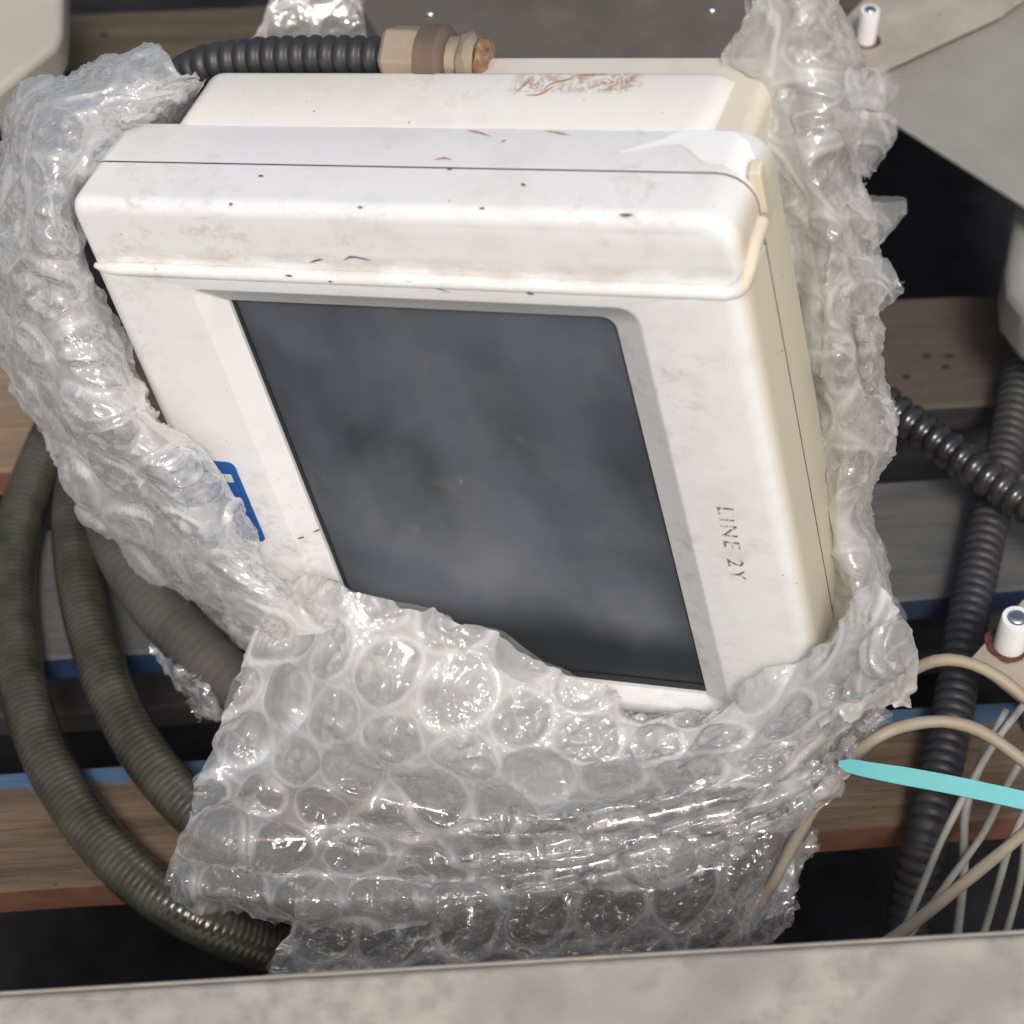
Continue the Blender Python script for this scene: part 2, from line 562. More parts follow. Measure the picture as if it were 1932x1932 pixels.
M_film_l = film('milky_film', 0.12, 0.06, seed=0.0, weldk=0.22, bumpd=0.0045, gmax=0.3)
M_film_f = film('crinkled_film', 0.09, 0.065, seed=1.7, weldk=0.30, bumpd=0.011, gmax=0.34, dustk=0.09)
M_film_m = film('layered_film', 0.17, 0.05, seed=2.3, weldk=0.24, bumpd=0.005, gmax=0.25, dustk=0.12)
M_film_c = film('clear_film', 0.04, 0.06, seed=3.1, weldk=0.28, bumpd=0.011, gmax=0.34, dustk=0.05)
M_film_r = film('dusty_film', 0.14, 0.07, tint=(0.90, 0.88, 0.83), seed=5.2, weldk=0.22, gmax=0.25, bumpd=0.004)
M_film_t = film('torn_film', 0.10, 0.07, seed=9.2, gmax=0.25)
M_back = film('backing_film', 0.07, 0.10, seed=7.7, weldk=0.0, dustk=0.06, gmax=0.1, bumpd=0.001)

# ------------------------------------------------------------------ setting
def quad(name, x0, x1, y0, y1, z, mat, label):
    o = mobj(name, [(x0, y0, z), (x1, y0, z), (x1, y1, z), (x0, y1, z)], [(0, 1, 2, 3)], mat, smooth=False)
    tag(o, label, kind='structure')
    return o


quad('ground', -40, 40, -40, 40, -0.150, M_yard, 'concrete ground of the yard')
quad('under_pallet_shade', -1.6, 1.6, -0.2, 2.2, -0.145, M_shade, 'dark sheet painted as the shade under the pallet')  # near-black sheet added so the gaps between boards read as shade

# ------------------------------------------------------------------ pallet
YAW = math.radians(4.6)
pallet = empty('wooden_pallet', (0, 0.80, -0.145), YAW)
tag(pallet, 'worn wooden pallet with brown, grey and blue painted boards under the terminal', 'pallet')
_c, _s = math.cos(YAW), math.sin(YAW)


def to_pallet(p):
    dx, dy = p[0], p[1] - 0.80
    return dx * _c + dy * _s, -dx * _s + dy * _c


def board(name, y0, y1, x0, x1, z1, th, top, side, seed=0, wob=0.004):
    """a plank with slightly uneven long edges, centred on its own origin"""
    n = 26
    rs = np.random.default_rng(seed + 11)
    L = x1 - x0
    w = y1 - y0
    xs = np.linspace(-L / 2, L / 2, n)
    a = np.cumsum(rs.normal(0, wob * 0.5, n)); a -= np.linspace(a[0], a[-1], n); a = np.clip(a, -wob * 2, wob * 2)
    b = np.cumsum(rs.normal(0, wob * 0.5, n)); b -= np.linspace(b[0], b[-1], n); b = np.clip(b, -wob * 2, wob * 2)
    V, Fs, mi = [], [], []
    e = 0.0022
    for i in range(n):
        yf, yb = -w / 2 + a[i], w / 2 + b[i]
        V += [(xs[i], yf, -th), (xs[i], yf, -e), (xs[i], yf + e, 0), (xs[i], yb - e, 0), (xs[i], yb, -e), (xs[i], yb, -th)]
    for i in range(n - 1):
        o = i * 6
        for k in range(6):
            k2 = (k + 1) % 6
            Fs.append((o + k, o + 6 + k, o + 6 + k2, o + k2))
            mi.append(0 if k in (1, 2) else 1)
    Fs += [tuple(range(6))[::-1], tuple(range((n - 1) * 6, n * 6))]
    mi += [1, 1]
    o = mobj(name, V, [tuple(reversed(f)) for f in Fs], [top, side], pallet, True, mi, sharp=35)
    o.location = ((x0 + x1) / 2, (y0 + y1) / 2, z1 + 0.145)
    return o


def by(px, py, z=0.0):
    return to_pallet(PZ(px, py, z))[1]


bd = board('deck_board', by(250, 127), by(250, 12), -1.0, 0.9, 0, 0.022, M_wood_top, M_greenside, 1)
bd['label'] = 'brown board behind the terminal with dark green side'
bd = board('deck_board', by(20, 868), by(20, 662), -1.0, 0.02, 0, 0.022, M_wood_tan, M_redside, 2)
bd['label'] = 'tan board left of the terminal with reddish side'
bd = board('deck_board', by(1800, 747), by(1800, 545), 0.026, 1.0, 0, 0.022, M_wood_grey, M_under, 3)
bd['label'] = 'weathered grey brown board with nail holes'
bd = board('deck_board', by(75, 1242), by(75, 985), -1.0, 0.9, 0, 0.020, M_dusty, M_blue, 4)
bd['label'] = 'dusty grey board with blue painted edge'
bd = board('deck_board', by(100, 1682), by(100, 1424), -1.0, 0.9, -0.001, 0.022, M_wood_red, M_redside, 5)
bd['label'] = 'red brown board with worn blue paint along its far edge'
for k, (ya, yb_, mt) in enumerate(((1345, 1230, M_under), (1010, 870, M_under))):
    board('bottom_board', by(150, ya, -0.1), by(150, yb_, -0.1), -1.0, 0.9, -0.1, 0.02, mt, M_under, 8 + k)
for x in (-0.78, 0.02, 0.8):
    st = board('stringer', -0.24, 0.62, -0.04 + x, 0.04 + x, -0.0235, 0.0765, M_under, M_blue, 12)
for (px, py) in ((1711, 711), (1748, 671), (1790, 672), (1785, 692), (1660, 651), (196, 65), (55, 858)):
    x, y = to_pallet(PZ(px, py, 0.0005))
    pts = [(0.0028 * (1 + 0.3 * random.random()) * math.cos(a), 0.0022 * math.sin(a), 0) for a in np.linspace(0, 2 * math.pi, 10, endpoint=False)]
    pts2 = [(p[0] * 0.8, p[1] * 0.8, 0.0009) for p in pts]
    V, Fs = loft([pts, pts2], False, True)
    nl = mobj('nail', V, Fs, M_nail, pallet)
    nl.location = (x, y, 0.145 - 0.0002)

# ------------------------------------------------------------------ the terminal
XL, XR, YT, YB, S, RB = -0.3692, 1.3259, 0.2748, 0.0791, 0.1888, 0.3506
YBOT = -1.48
term = bpy.data.objects.new('operator_terminal', None)
term.empty_display_size = 0.05
COL.objects.link(term)
mw = Matrix.Identity(4)
rw = MC @ RD
org = DW((0.5, YBOT, 0))
for i in range(3):
    for j in range(3): mw[i][j] = rw[i][j]
    mw[i][3] = org[i]
term.matrix_world = mw
tag(term, 'scuffed white operator terminal with dark blank screen standing in bubble wrap', 'terminal')
OFF = np.array([0.5, YBOT, 0.0])


def tpart(name, verts, faces, mats, smooth=True, sharp=40, parent=None, midx=None):
    """a part of the terminal, verts in display widths; mesh coordinates keep the display corner as origin"""
    vs = np.asarray(verts, float) * U
    o = mobj(name, vs, faces, mats, parent or term, smooth, midx, sharp=sharp)
    if parent is None: o.location = tuple(-OFF * U)
    return o


# front frame: outer wall, rounded edge, face, sloping recess round the display
rad = (0.004, 0.004, 0.07, 0.07)
fil = 0.055
loops = [rrect(XL, XR, YBOT, YB, rad, -S + 0.0028)]
for k in range(7):
    a = math.radians(90 * k / 6)
    d = fil * (1 - math.cos(a)); z = -fil + fil * math.sin(a)
    loops.append(rrect(XL + d, XR - d, YBOT + d, YB, tuple(max(r - d * 0.6, 0.003) for r in rad), z))
ZG = -0.050
gx0, gx1 = DL(437, 563, ZG)[0], DL(1160, 591, ZG)[0]
gy1, gy0 = (DL(437, 563, ZG)[1] + DL(1160, 591, ZG)[1]) / 2, DL(1335, 1303, ZG)[1]
op = (-0.085, 1.055, -1.392, 0.026)
loops.append(rrect(op[0] - 0.014, op[1] + 0.014, op[2] - 0.014, op[3] + 0.010, (0.02, 0.05, 0.05, 0.05), -0.0005))
loops.append(rrect(op[0] - 0.006, op[1] + 0.006, op[2] - 0.006, op[3] + 0.004, (0.02, 0.05, 0.05, 0.05), -0.0025))
loops.append(rrect(*op, (0.015, 0.045, 0.045, 0.045), -0.008))
loops.append(rrect(gx0 - 0.006, gx1 + 0.006, gy0 - 0.006, gy1 + 0.006, (0.006, 0.035, 0.006, 0.006), ZG + 0.016))
loops.append(rrect(gx0 - 0.002, gx1 + 0.002, gy0 - 0.002, gy1 + 0.002, (0.006, 0.035, 0.006, 0.006), ZG + 0.012))
loops.append(rrect(gx0 - 0.002, gx1 + 0.002, gy0 - 0.002, gy1 + 0.002, (0.006, 0.035, 0.006, 0.006), ZG - 0.012))
V, Fs = loft(loops)
tpart('front_frame', V, Fs, M_white, sharp=38)
# display glass and its black gasket
V, Fs = loft([rrect(gx0 - 0.002, gx1 + 0.002, gy0 - 0.002, gy1 + 0.002, (0.006, 0.035, 0.006, 0.006), ZG + 0.001),
              rrect(gx0 + 0.010, gx1 - 0.005, gy0 + 0.026, gy1 - 0.006, (0.006, 0.03, 0.006, 0.006), ZG + 0.003),
              rrect(gx0 + 0.010, gx1 - 0.005, gy0 + 0.026, gy1 - 0.006, (0.006, 0.03, 0.006, 0.006), ZG - 0.003)])
tpart('screen_gasket', V, Fs, M_gasket)
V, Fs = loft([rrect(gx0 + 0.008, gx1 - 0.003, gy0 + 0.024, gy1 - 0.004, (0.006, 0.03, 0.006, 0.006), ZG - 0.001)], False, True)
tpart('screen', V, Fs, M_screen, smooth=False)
# shadow gap between the two shells
rt = (0.03, 0.085, 0.07, 0.07)
i_ = 0.010
V, Fs = loft([rrect(XL + i_, XR - i_, YBOT + i_, YT - i_, rt, -S - 0.02), rrect(XL + i_, XR - i_, YBOT + i_, YT - i_, rt, -S + 0.02)])
tpart('seam_strip', V, Fs, M_seam)
# upper cap
loops = [rrect(XL, XR, YB - 0.002, YT, (0.03, 0.085, 0.01, 0.01), -S + 0.0028)]
zc = -0.026
fl = 0.036
for k in range(7):
    a = math.radians(90 * k / 6)
    d = fl * (1 - math.cos(a)); z = zc - fl + fl * math.sin(a)
    loops.append(rrect(XL + d * 0.5, XR - d * 0.9, YB - 0.002, YT - d, (0.03, 0.085, 0.01, 0.01), z))
loops.append(rrect(XL + 0.03, XR - 0.05, YB + 0.004, YT - 0.042, (0.01, 0.05, 0.01, 0.01), zc + 0.0003))
V, Fs = loft(loops, False, True)
tpart('top_cap', V, Fs, M_white2, sharp=42)
# raised lip under the cap and up its right end
prof = 10
path = [(XL + 0.008, YB - 0.001, -0.024), (XL + 0.05, YB - 0.001, -0.016), (XL + 0.2, YB - 0.001, -0.014), (0.5, YB - 0.001, -0.014), (XR - 0.12, YB - 0.001, -0.014),
        (XR - 0.05, YB - 0.001, -0.015), (XR - 0.012, YB + 0.012, -0.022), (XR + 0.002, YB + 0.04, -0.05), (XR + 0.004, YB + 0.062, -0.10), (XR + 0.003, YB + 0.07, -S + 0.01)]
V, Fs = tube([np.array(p) for p in path], 0.012, lambda s: 0.018 * np.clip(0.45 + s / 0.05 * 0.55, 0, 1), 14)
tpart('cap_lip', V, Fs, M_white)
# rear shell
loops = [rrect(XL + 0.02, XR - 0.02, YBOT + 0.02, YT - 0.02, rt, -RB - 0.001)]
for k in range(4):
    a = math.radians(90 * k / 3)
    d = 0.007 * (1 - math.sin(a)); z = -RB + 0.007 * (1 - math.cos(a))
    loops.append(rrect(XL + d, XR - d, YBOT + d, YT - d, rt, z))
loops.append(rrect(XL, XR, YBOT, YT, rt, -S - 0.0028))
V, Fs = loft(loops, True, False)
tpart('rear_shell', V, Fs, M_white2)
# rear cover behind it
cx0, cx1, cyt = -0.232, 1.205, 0.2785
loops = []
for k in range(5):
    a = math.radians(90 * k / 4)
    d = 0.03 * (1 - math.sin(a)); z = -0.58 + 0.03 * (1 - math.cos(a))
    loops.append(rrect(cx0 + d, cx1 - d, -1.3 + d, cyt - d, (0.06, 0.07, 0.05, 0.05), z))
loops.append(rrect(cx0, cx1, -1.3, cyt, (0.06, 0.07, 0.05, 0.05), -RB + 0.0))
loops.append(rrect(cx0 + 0.02, cx1 - 0.02, -1.28, cyt - 0.008, (0.06, 0.07, 0.05, 0.05), -RB + 0.02))
V, Fs = loft(loops, True, False)
tpart('rear_cover', V, Fs, M_cover)
# wiring box along the right of the back
loops = []
for k in range(5):
    a = math.radians(90 * k / 4)
    d = 0.025 * (1 - math.sin(a)); z = -0.672 + 0.025 * (1 - math.cos(a))
    loops.append(rrect(0.515 + d, 1.275 - d, -1.2 + d, 0.257 - d, (0.02, 0.035, 0.05, 0.05), z))
loops.append(rrect(0.515, 1.275, -1.2, 0.257, (0.02, 0.035, 0.05, 0.05), -RB + 0.003))
V, Fs = loft(loops, True, False)
tpart('wiring_box', V, Fs, M_rear)
# side hinge lug on the rear shell
V, Fs = loft([rrect(XR - 0.02, XR + 0.012, YB + 0.075, YB + 0.20, (0.008,) * 4, -S - 0.05), rrect(XR - 0.02, XR + 0.012, YB + 0.075, YB + 0.19, (0.008,) * 4, -S - 0.012)], True, True)
bevel(tpart('side_lug', V, Fs, M_rear), 0.0008, 2)
# blue maker's label, mostly under the wrap
q = [DL(300, 866, 0), DL(438, 872, 0), DL(506, 1022, 0), DL(380, 1040, 0)]
x0, x1 = q[1][0] - 0.24, (q[1][0] + q[2][0]) / 2
y1, y0 = q[1][1], q[2][1]
V, Fs = loft([rrect(x0, x1, y0, y1, (0.02,) * 4, 0.0004), rrect(x0, x1, y0, y1, (0.02,) * 4, 0.0022)], False, True)
lab = tpart('blue_label', V, Fs, M_label)
V, Fs = loft([rrect(x0 + 0.02, x1 - 0.022, y1 - 0.075, y1 - 0.045, (0.004,) * 4, 0.0026)], False, True)
tpart('label_bar', V, Fs, M_labelw, parent=lab)
# worn stencil print, reading downwards
cu = bpy.data.curves.new('printed_lettering', 'FONT')
cu.body = 'LINE 2Y'
cu.align_x = 'LEFT'
cu.size = 0.0112
cu.space_character = 1.3
cu.extrude = 0.00008
cu.offset = 0.0
cu.materials.append(M_print)
tmp = bpy.data.objects.new('lettering_source', cu)
COL.objects.link(tmp)
bpy.context.view_layer.update()
me_t = bpy.data.meshes.new_from_object(tmp.evaluated_get(bpy.context.evaluated_depsgraph_get()))
bpy.data.objects.remove(tmp)
bpy.data.curves.remove(cu)
tx = bpy.data.objects.new('printed_lettering', me_t)
COL.objects.link(tx)
tx.parent = term
pos = (DL(1352, 953, 0) - OFF) * U
tx.location = (pos[0], pos[1], 0.0004)
tx.rotation_euler = (0, 0, math.radians(-91))


def strip_on(face, pts, w):
    """thin mark along pixel points lying on a face of the terminal"""
    P = []
    for (px, py) in pts:
        P.append(DL(px, py, face[1]) if face[0] == 'z' else DY(px, py, face[1]))
    P = np.array(P)
    V, Fs = [], []
    ax = np.array([0, 0, 1.0]) if face[0] == 'z' else np.array([0, 1.0, 0])
    Q = catmull(P, 4 * len(P)) if len(P) > 2 else catmull(P, 6)
    T = np.gradient(Q, axis=0)
    N = np.cross(T, ax); N /= np.linalg.norm(N, axis=1)[:, None] + 1e-9
    for i in range(len(Q)):
        k = math.sin(math.pi * (i + 0.4) / len(Q)) * (0.7 + 0.6 * random.random())
        V += [Q[i] + N[i] * w * k + ax * 0.0015, Q[i] - N[i] * w * k + ax * 0.0015]
    for i in range(len(Q) - 1): Fs.append((2 * i, 2 * i + 1, 2 * i + 3, 2 * i + 2))
    return V, Fs


sc = []
for p in ([(583, 495), (600, 490), (610, 489)], [(648, 491), (665, 484), (702, 491)]): sc.append(strip_on(('z', zc + 0.003), p, 0.0024))
for p in ([(763, 529), (805, 538), (850, 551)], [(590, 1004), (604, 998)], [(562, 1016), (574, 1012)]): sc.append(strip_on(('z', 0.0), p, 0.0026))
for p in ([(994, 552), (1008, 554)], [(538, 519), (552, 520)], [(620, 530), (627, 531)]): sc.append(strip_on(('z', 0.003), p, 0.004))
for p in ([(1168, 405), (1180, 406), (1196, 406)], [(432, 385), (439, 386)], [(675, 391), (684, 392)], [(487, 332), (497, 333)], [(984, 347), (991, 351)], [(845, 318), (852, 321)], [(905, 393), (914, 394)]):
    sc.append(strip_on(('y', YT + 0.001), p, 0.0042))
for V, Fs in sc: tpart('scuff_mark', V, Fs, M_scuff, smooth=False)
sc = []
for p in ([(880, 246), (905, 251), (925, 258)], [(1028, 247), (1052, 251), (1075, 256)], [(820, 302), (838, 299), (853, 302)], [(945, 268), (956, 265)]):
    sc.append(strip_on(('y', YT + 0.001), p, 0.003))
for p in ([(1020, 176), (1042, 158), (1075, 150), (1085, 143)], [(1085, 143), (1110, 141), (1150, 141)], [(965, 183), (990, 160), (1005, 145)], [(990, 180), (1020, 178), (1050, 160)]):
    sc.append(strip_on(('y', cyt + 0.001), p, 0.0026))
for V, Fs in sc: tpart('rust_smear', V, Fs, M_rustmark, smooth=False)
# fresh white patch where the skin has peeled at the rounded corner
poly = [(1170, 287), (1255, 262), (1275, 251), (1330, 247), (1385, 250), (1412, 262), (1422, 285), (1412, 306), (1396, 328), (1376, 318), (1382, 300), (1360, 312), (1340, 313), (1318, 302), (1302, 285), (1285, 274), (1250, 276), (1172, 292)]
bm = bmesh.new()
vs = []
for (px, py) in poly:
    p = DY(px, py, YT)
    vs.append(bm.verts.new((p[0], p[2], 0)))
bm.faces.new(vs)
bmesh.ops.triangulate(bm, faces=bm.faces)
bmesh.ops.subdivide_edges(bm, edges=bm.edges, cuts=3, use_grid_fill=True)
V, Fs = [], []
rr_ = 0.085
for w_ in bm.verts:
    x = min(w_.co.x, XR - 0.004)
    y = YT
    if x > XR - rr_:
        y = YT - rr_ + math.sqrt(max(rr_ ** 2 - (x - XR + rr_) ** 2, 0))
    V.append((x + (0.002 if x > XR - 0.03 else 0), y + 0.0025, w_.co.y))
bm.verts.index_update()
for f in bm.faces: Fs.append([w_.index for w_ in f.verts])
bm.free()
tpart('peeled_patch', V, Fs, M_peel)

# ------------------------------------------------------------------ conduit with gland at the back
zk = -0.64
P = [PL(250, 215, zk - 0.05), PL(320, 160, zk - 0.02), PL(385, 124, zk), PL(470, 110, zk), PL(560, 106, zk), PL(650, 106, zk), PL(745, 107, zk)]
cond = empty('corrugated_conduit', tuple(P[0]))
tag(cond, 'black corrugated conduit with tan threaded gland running behind the terminal', 'conduit')
pitch = 0.0075


def ridged(R, pitch, depth, tw=None):
    return lambda s: R - depth * (0.5 + 0.5 * np.cos(2 * math.pi * s / pitch)) ** 2


V, Fs = tube(P, pitch / 8, ridged(0.0098, pitch, 0.0022), 18)
mobj('hose', V, Fs, M_topcond, cond, world_pts=True)
ax0, ax1 = PL(733, 108, zk), PL(930, 116, zk)
axd = (ax1 - ax0) / np.linalg.norm(ax1 - ax0)
axl = np.linalg.norm(ax1 - ax0)
upv = np.array([0, -0.5, 0.86]); upv -= axd * (upv @ axd); upv /= np.linalg.norm(upv)
sdv = np.cross(axd, upv)


def ring(s, r, n, rot=0.0):
    return [tuple(ax0 + axd * s + upv * r * math.cos(2 * math.pi * (k + rot) / n) + sdv * r * math.sin(2 * math.pi * (k + rot) / n)) for k in range(n)]


L_ = axl
V, Fs = loft([ring(0, 0.0135, 6, 0.5), ring(0.003, 0.0160, 6, 0.5), ring(L_ * 0.33, 0.0160, 6, 0.5), ring(L_ * 0.36, 0.0145, 6, 0.5)], True, True)
o = mobj('gland_nut', V, Fs, M_gland, cond, smooth=False, world_pts=True)
bevel(o, 0.0012, 3)
V, Fs = loft([ring(L_ * 0.35, 0.0150, 24), ring(L_ * 0.40, 0.0156, 24), ring(L_ * 0.50, 0.0156, 24), ring(L_ * 0.55, 0.016, 24), ring(L_ * 0.6, 0.0135, 24), ring(L_ * 0.62, 0.012, 24)], True, True)
mobj('gland_collar', V, Fs, M_gland2, cond, world_pts=True, sharp=35)
rs = np.random.default_rng(5)
lp = []
for k, (f, r_) in enumerate(((0.55, 0.0105), (0.60, 0.0118), (0.66, 0.0108), (0.71, 0.0104), (0.75, 0.0122), (0.81, 0.0128), (0.84, 0.0112), (0.88, 0.0100))):
    lp.append([tuple(np.array(p) + rs.normal(0, 0.0005, 3)) for p in ring(L_ * f, r_, 14, 0.3 * k)])
V, Fs = loft(lp, True, True)
mobj('rough_stub', V, Fs, M_gland, cond, world_pts=True, sharp=30)
lp = []
for k, (f, r_) in enumerate(((0.87, 0.0085), (0.90, 0.0105), (0.95, 0.0098), (0.985, 0.0065))):
    lp.append([tuple(np.array(p) + rs.normal(0, 0.0006, 3)) for p in ring(L_ * f, r_, 12, 0.3 * k)])
V, Fs = loft(lp, True, True)
mobj('rusty_end', V, Fs, M_gland3, cond, world_pts=True, sharp=30)


# ------------------------------------------------------------------ coiled conduits on the left
def hose(name, P, R, pitch, depth, mat, label, cat, group=None, seg=18, k=6):
    V, Fs = tube(P, pitch / k, ridged(R, pitch, depth), seg)
    o = mobj(name, V, Fs, mat, world_pts=True)
    tag(o, label, cat, group)
    return o


GP = 'metal conduits curving left of the terminal'
P = [PZ(190, 690, .03), PZ(125, 775, .026), PZ(80, 865, .022), PZ(42, 970, .018), PZ(24, 1090, .015), PZ(30, 1210, .014), PZ(52, 1330, .014), PZ(98, 1450, .014), PZ(172, 1565, .014), PZ(262, 1660, .013), PZ(370, 1732, .008), PZ(480, 1778, -.008), PZ(590, 1805, -.026), PZ(740, 1815, -.05)]
hose('metal_conduit', P, 0.0135, 0.0036, 0.0003, M_hose, 'olive ribbed metal conduit, outermost of the curved hoses at left', 'conduit', GP)
P = [PZ(235, 760, .06), PZ(170, 850, .045), PZ(143, 950, .035), PZ(146, 1060, .03), PZ(168, 1180, .028), PZ(208, 1300, .028), PZ(265, 1410, .028), PZ(345, 1510, .026), PZ(450, 1600, .02), PZ(580, 1680, .012), PZ(760, 1740, -.01)]
hose('metal_conduit', P, 0.0135, 0.0036, 0.0003, M_hose, 'olive ribbed metal conduit, second from the left, with glints down its side', 'conduit', GP)
P = [PZ(200, 850, .07), PZ(205, 950, .06), PZ(232, 1040, .055), PZ(285, 1125, .052), PZ(355, 1205, .05), PZ(430, 1280, .046), PZ(520, 1360, .038), PZ(640, 1450, .028)]
hose('smooth_hose', P, 0.0155, 0.0052, 0.00022, M_hose2, 'thick dusty grey smooth hose under the left edge of the bubble wrap', 'hose', GP)

# ------------------------------------------------------------------ black hoses, cables and wires on the right
P = [PZ(1560, 690, .05), PZ(1640, 738, .05), PZ(1700, 785, .05), PZ(1768, 832, .05), PZ(1840, 884, .05), PZ(1930, 948, .05), PZ(2040, 1030, .05)]
hose('spiral_hose', P, 0.0112, 0.0098, 0.0030, M_blackhose, 'shiny black spiral hose coming out from behind the bubble wrap', 'hose', 'black hoses right of the terminal', 20, 10)
P = [PZ(1990, 520, .02), PZ(1938, 650, .02), PZ(1912, 780, .02), PZ(1888, 890, .02), PZ(1866, 985, .02), PZ(1843, 1090, .02), PZ(1818, 1210, .02), PZ(1800, 1330, .018), PZ(1776, 1450, .016), PZ(1748, 1580, .012), PZ(1722, 1690, -.01), PZ(1700, 1800, -.03)]
hose('spiral_hose', P, 0.0118, 0.0066, 0.0013, M_dullhose, 'dull black corrugated hose hanging down the right side behind the beige cables', 'hose', 'black hoses right of the terminal', 18, 8)


def cable(name, P, r, mat, label, cat, group):
    V, Fs = tube(P, 0.006, lambda s: r * (1 + 0.03 * np.sin(s * 190)), 12)
    o = mobj(name, V, Fs, mat, world_pts=True)
    tag(o, label, cat, group)
    return o


GC = 'beige cables at lower right'
cable('beige_cable', [PZ(1560, 1500, .03), PZ(1612, 1420, .05), PZ(1650, 1345, .07), PZ(1700, 1283, .10), PZ(1752, 1250, .115), PZ(1808, 1246, .12), PZ(1868, 1268, .12), PZ(1932, 1315, .115), PZ(2010, 1390, .11)], .0031, M_cable, 'beige cable, upper of the two arches in front of the white post', 'cable', GC)
cable('beige_cable', [PZ(1350, 1800, .0), PZ(1410, 1740, .012), PZ(1455, 1672, .028), PZ(1498, 1590, .048), PZ(1545, 1510, .075), PZ(1600, 1435, .105), PZ(1660, 1388, .125), PZ(1722, 1366, .125), PZ(1790, 1362, .125), PZ(1855, 1382, .125), PZ(1932, 1436, .12), PZ(2010, 1500, .115)], .0031, M_cable, 'beige cable, lower arch that runs down over the corner of the bubble wrap', 'cable', GC)
cable('beige_cable', [PZ(1640, 1800, .10), PZ(1700, 1760, .10), PZ(1770, 1705, .10), PZ(1850, 1640, .10), PZ(1932, 1572, .10), PZ(2010, 1500, .10)], .0031, M_cable, 'beige cable rising from the grey rail to the right edge', 'cable', GC)
GW = 'thin grey wires at lower right'
wires = [([(1690, 1790), (1725, 1700), (1775, 1590), (1830, 1480), (1885, 1390), (1940, 1310)], 'thin grey wire, longest and leftmost of the strands beside the black hose'),
         ([(1700, 1780), (1770, 1680), (1845, 1575), (1905, 1480), (1960, 1380)], 'thin grey wire slanting right from the foot of the longest strand'),
         ([(1795, 1790), (1812, 1650), (1828, 1530), (1862, 1430), (1900, 1340)], 'thin grey wire standing nearly upright in the middle of the strands'),
         ([(1855, 1790), (1885, 1680), (1915, 1590), (1950, 1490)], 'thin grey wire behind the rising beige cable near the right edge'),
         ([(1885, 1790), (1918, 1660), (1945, 1560), (1975, 1450)], 'thin grey wire, rightmost of the strands at the right edge')]
for k, (pp, lb) in enumerate(wires):
    zz = [.0, .02, .04, .06, .07, .075]
    cable('grey_wire', [PZ(x + random.uniform(-9, 9), y, zz[min(i, 5)]) for i, (x, y) in enumerate(pp)], .0020 if k != 2 else .0024, M_wire, lb, 'wire', GW)

# turquoise cable tie
pts = [PZ(1583, 1441, .134), PZ(1640, 1453, .137), (PZ(1720, 1467, .139)), PZ(1800, 1482, .139), PZ(1880, 1499, .138), PZ(1960, 1517, .136), PZ(2040, 1535, .134)]
Q, s = even_curve(pts, 0.0016)
V, Fs = [], []
for i, p in enumerate(Q):
    T = Q[min(i + 1, len(Q) - 1)] - Q[max(i - 1, 0)]
    T /= np.linalg.norm(T)
    w = np.cross(T, (0, -0.45, 0.89)); w /= np.linalg.norm(w)
    nn = np.cross(w, T)
    hw = 0.0042 * min(1.0, 0.30 + 0.45 * min(1, s[i] / 0.005) + s[i] / 0.03 * 0.25)
    for a, b in ((-1, -1), (1, -1), (1, 1), (-1, 1)):
        V.append(p + w * hw * a + nn * 0.0008 * b)
for i in range(len(Q) - 1):
    for k in range(4):
        Fs.append((4 * i + k, 4 * i + (k + 1) % 4, 4 * i + 4 + (k + 1) % 4, 4 * i + 4 + k))
Fs += [(3, 2, 1, 0), tuple(4 * (len(Q) - 1) + k for k in range(4))]
tie = mobj('cable_tie', V, [tuple(reversed(f)) for f in Fs], M_teal, world_pts=True, smooth=False)
tag(tie, 'flat turquoise plastic strap lying across the cables at right', 'cable tie')


# ------------------------------------------------------------------ neighbouring equipment
def prism(name, pix, z, th, mat, parent=None, bw=0.002):
    top = [PZ(x, y, z) for x, y in pix]
    n = len(top)
    V = [tuple(p) for p in top] + [(p[0], p[1], p[2] - th) for p in top]
    Fs = [tuple(range(n)), tuple(reversed(range(n, 2 * n)))] + [(i, i + n, (i + 1) % n + n, (i + 1) % n) for i in range(n)]
    a = np.array(V[0]); b = np.array(V[1]); c = np.array(V[2])
    if np.cross(b - a, c - a)[2] < 0: Fs = [tuple(reversed(f)) for f in Fs]
    o = mobj(name, V, Fs, mat, parent, world_pts=True)
    o.data.set_sharp_from_angle(angle=math.radians(30))
    if bw: bevel(o, bw, 3)
    return o


